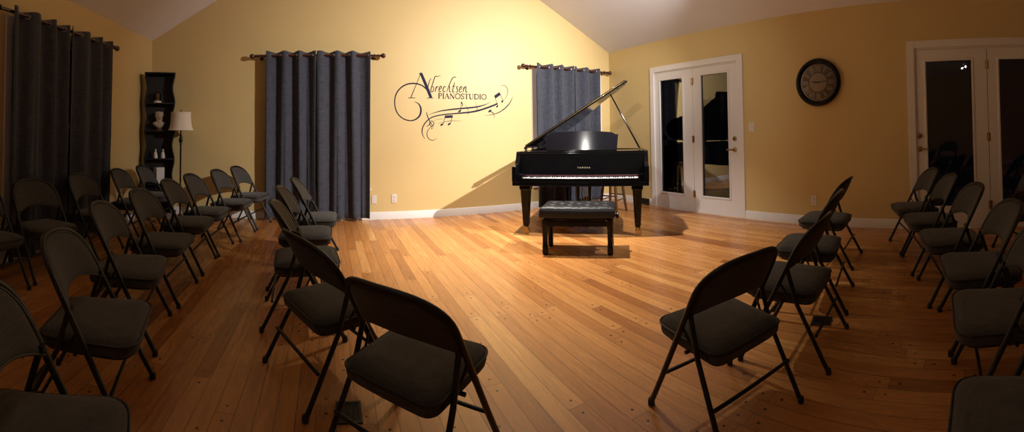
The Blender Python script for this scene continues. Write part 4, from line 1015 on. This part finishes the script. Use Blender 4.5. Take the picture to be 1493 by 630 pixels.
CHAIRS = [
 (-2.39, 2.20, -.08, 'cut off by the left edge beside the left wall', G1, 1, 1),
 (-2.34, 2.84, -.20, 'before the left curtain, second from the left photo edge', G1, 1, 1),
 (-2.34, 3.64, .02, 'before the left curtain, third from the left photo edge', G1, 1, 1),
 (-2.32, 4.47, .08, 'just past the right edge of the left wall curtain', G1, 1, 1),
 (-2.31, 5.13, .05, 'directly in front of the tall black shelf', G1, 1, 1),
 (-.71, .83, .47, 'in the bottom left corner of the photo', G2, 1.02, 1),
 (-1.016, 1.60, .285, 'directly behind the one in the bottom left corner', G2, 1, .96),
 (-1.225, 2.312, .225, 'third in the row starting at the bottom left corner', G2, 1, .985),
 (-1.295, 2.993, .07, 'fourth in the row starting at the bottom left corner', G2, 1, .985),
 (-1.331, 3.693, .05, 'just left of the floor lamp pole, nearer the camera', G2, 1, 1),
 (-1.317, 4.288, -.045, 'just right of the floor lamp pole', G2, 1, 1),
 (-1.205, 4.945, -.142, 'one seat away from the slate blue curtain', G2, 1, 1),
 (-1.10, 5.56, -.20, 'touching the left edge of the slate blue curtain', G2, 1, 1),
 (-.165, 4.165, -.046, 'farthest of the inner row, before the slate blue curtain', G3, 1, 1),
 (-.225, 3.49, -.02, 'second from the far end of the inner left row', G3, 1, 1),
 (-.187, 2.833, .083, 'in the middle of the inner left row', G3, 1, .98),
 (.003, 2.135, .50, 'second nearest in the inner left row, black back to camera', G3, 1.02, .94),
 (.312, 1.555, .74, 'largest at the bottom centre, black back to camera', G3, .97, .90),
 (3.578, 1.375, 1.70, 'farthest of the front right row, nearest the right wall outlet', G4, 1, .97),
 (2.741, 1.173, 1.79, 'second from the far end of the front right row', G4, .98, .98),
 (2.12, 1.03, 1.70, 'second from the near end of the front right row', G4, .96, .94),
 (1.495, 1.078, 1.372, 'nearest of the front right row, black back to camera', G4, .94, .91),
 (4.169, 0.647, 1.987, 'farthest left of those before the right doors', G5, .985, .985),
 (3.641, 0.427, 1.904, 'second from the left before the dark right doors', G5, .985, .985),
 (3.058, 0.202, 1.864, 'third from the left before the dark right doors', G5, .99, .98),
 (2.488, -.012, 1.78, 'its back cut by the right photo edge', G5, 1.03, .94),
 (1.88, -0.106, 1.67, 'at the right edge, only seat and feet in view', G5, .99, .94),
 (1.125, -0.145, 1.56, 'in the bottom right corner, only its seat in view', G5, 1, .965),
 (3.92, -.43, 1.95, 'mostly hidden behind the rear right row by the doors', G5, 1, 1),
]
for c in CHAIRS: chair(c[0], c[1], c[2], 'charcoal padded folding chair ' + c[3], *c[4:])

# ------------------------------------------------------------------ light
def spot(name, loc, target, power, angle, blend, col, rad=.035):
    l = bpy.data.lights.new(name, 'SPOT'); l.energy = power; l.spot_size = math.radians(angle); l.spot_blend = blend; l.color = col; l.shadow_soft_size = rad
    o = bpy.data.objects.new(name, l); COL.objects.link(o); o.location = loc
    o.rotation_euler = (Vector(target) - Vector(loc)).to_track_quat('-Z', 'Y').to_euler()
    return o
WARM = (1, .94, .84)
# twin-head ceiling spotlight: its two bulbs are what reflects in the right-hand door glass
TL = Vector((-.97, .35, 0)); zc = EAVE + (TL.x - XL) * (RZ - EAVE) / (RX - XL)
r = thing('ceiling_spotlight', 'twin-bulb ceiling spotlight seen only as two bright dots in the right door glass', 'light', (TL.x, TL.y, zc))
mb = MB(); mb.lathe([(.055, -.004), (.055, -.06), (.045, -.075), (0, -.075)], 24); mb.build('canopy', M_['trim'], r)
mb = MB(); mb.tube([(0, 0, -.07), (0, 0, 2.80 - zc)], .010, 10); mb.build('stem', M_['trim'], r)
BULB = bpy.data.materials.new('lit_bulb'); BULB.use_nodes = True
bb = BULB.node_tree.nodes['Principled BSDF']; bb.inputs['Emission Color'].default_value = (1, .95, .88, 1); bb.inputs['Emission Strength'].default_value = 160
HEADS = [((-.97, .30, 2.715), (3.6, 4.2, 1.6)), ((-.97, .395, 2.675), (2.3, 6.0, 2.0))]
for p_, t_ in HEADS:
    p_ = Vector(p_); ax = (Vector(t_) - p_).normalized(); lp = p_ - Vector((TL.x, TL.y, zc))
    Mh = Matrix.Translation(lp) @ ax.to_track_quat('Z', 'Y').to_matrix().to_4x4()
    mb = MB(); mb.loft([[(rr * cos(k_ * PI / 10), rr * sin(k_ * PI / 10), z) for k_ in range(20)] for rr, z in [(.012, -.10), (.024, -.095), (.030, -.06), (.034, -.012), (.030, -.012), (.026, -.055), (.010, -.06)]], Mh)
    mb.tube([Mh @ Vector((0, 0, -.095)), Vector((0, 0, 2.80 - zc))], .007, 8); h_ = mb.build('spot_head', M_['trim'], r)
    mb = MB(); mb.sphere((0, 0, 0), .021, 16, 10, M=Mh); mb.build('bulb', BULB, h_)
def front_of(i): return Vector(HEADS[i][0]) + (Vector(HEADS[i][1]) - Vector(HEADS[i][0])).normalized() * .06
spot('ceiling_spot_piano', (2.05, 4.3, 4.05), (2.3, 4.0, 0), 1300, 80, 1., WARM)
spot('ceiling_spot_right', (3.74, 2.09, 2.86), (2.25, 6.0, 1.4), 1250, 100, 1., (1, .92, .84), .03)
spot('twin_spot_piano', front_of(0), HEADS[0][1], 300, 50, 1., (1, .95, .88), .03)
spot('twin_spot_wall', front_of(1), HEADS[1][1], 190, 28, 1., (1, .95, .88), .03)
w = bpy.data.worlds.new('night'); sc.world = w; w.use_nodes = True
w.node_tree.nodes['Background'].inputs['Color'].default_value = (.010, .012, .02, 1)
w.node_tree.nodes['Background'].inputs['Strength'].default_value = .05
sc.view_settings.view_transform = 'Standard'; sc.view_settings.look = 'None'
sc.view_settings.gamma = 1; sc.view_settings.use_curve_mapping = False
sc.view_settings.exposure = -0.03
sc.cycles.use_denoising = True
sc.cycles.max_bounces = 10; sc.cycles.diffuse_bounces = 6; sc.cycles.glossy_bounces = 5; sc.cycles.transparent_max_bounces = 12
sc.cycles.sample_clamp_indirect = 6.0
sc.cycles.blur_glossy = .3; sc.cycles.caustics_reflective = True; sc.cycles.caustics_refractive = False
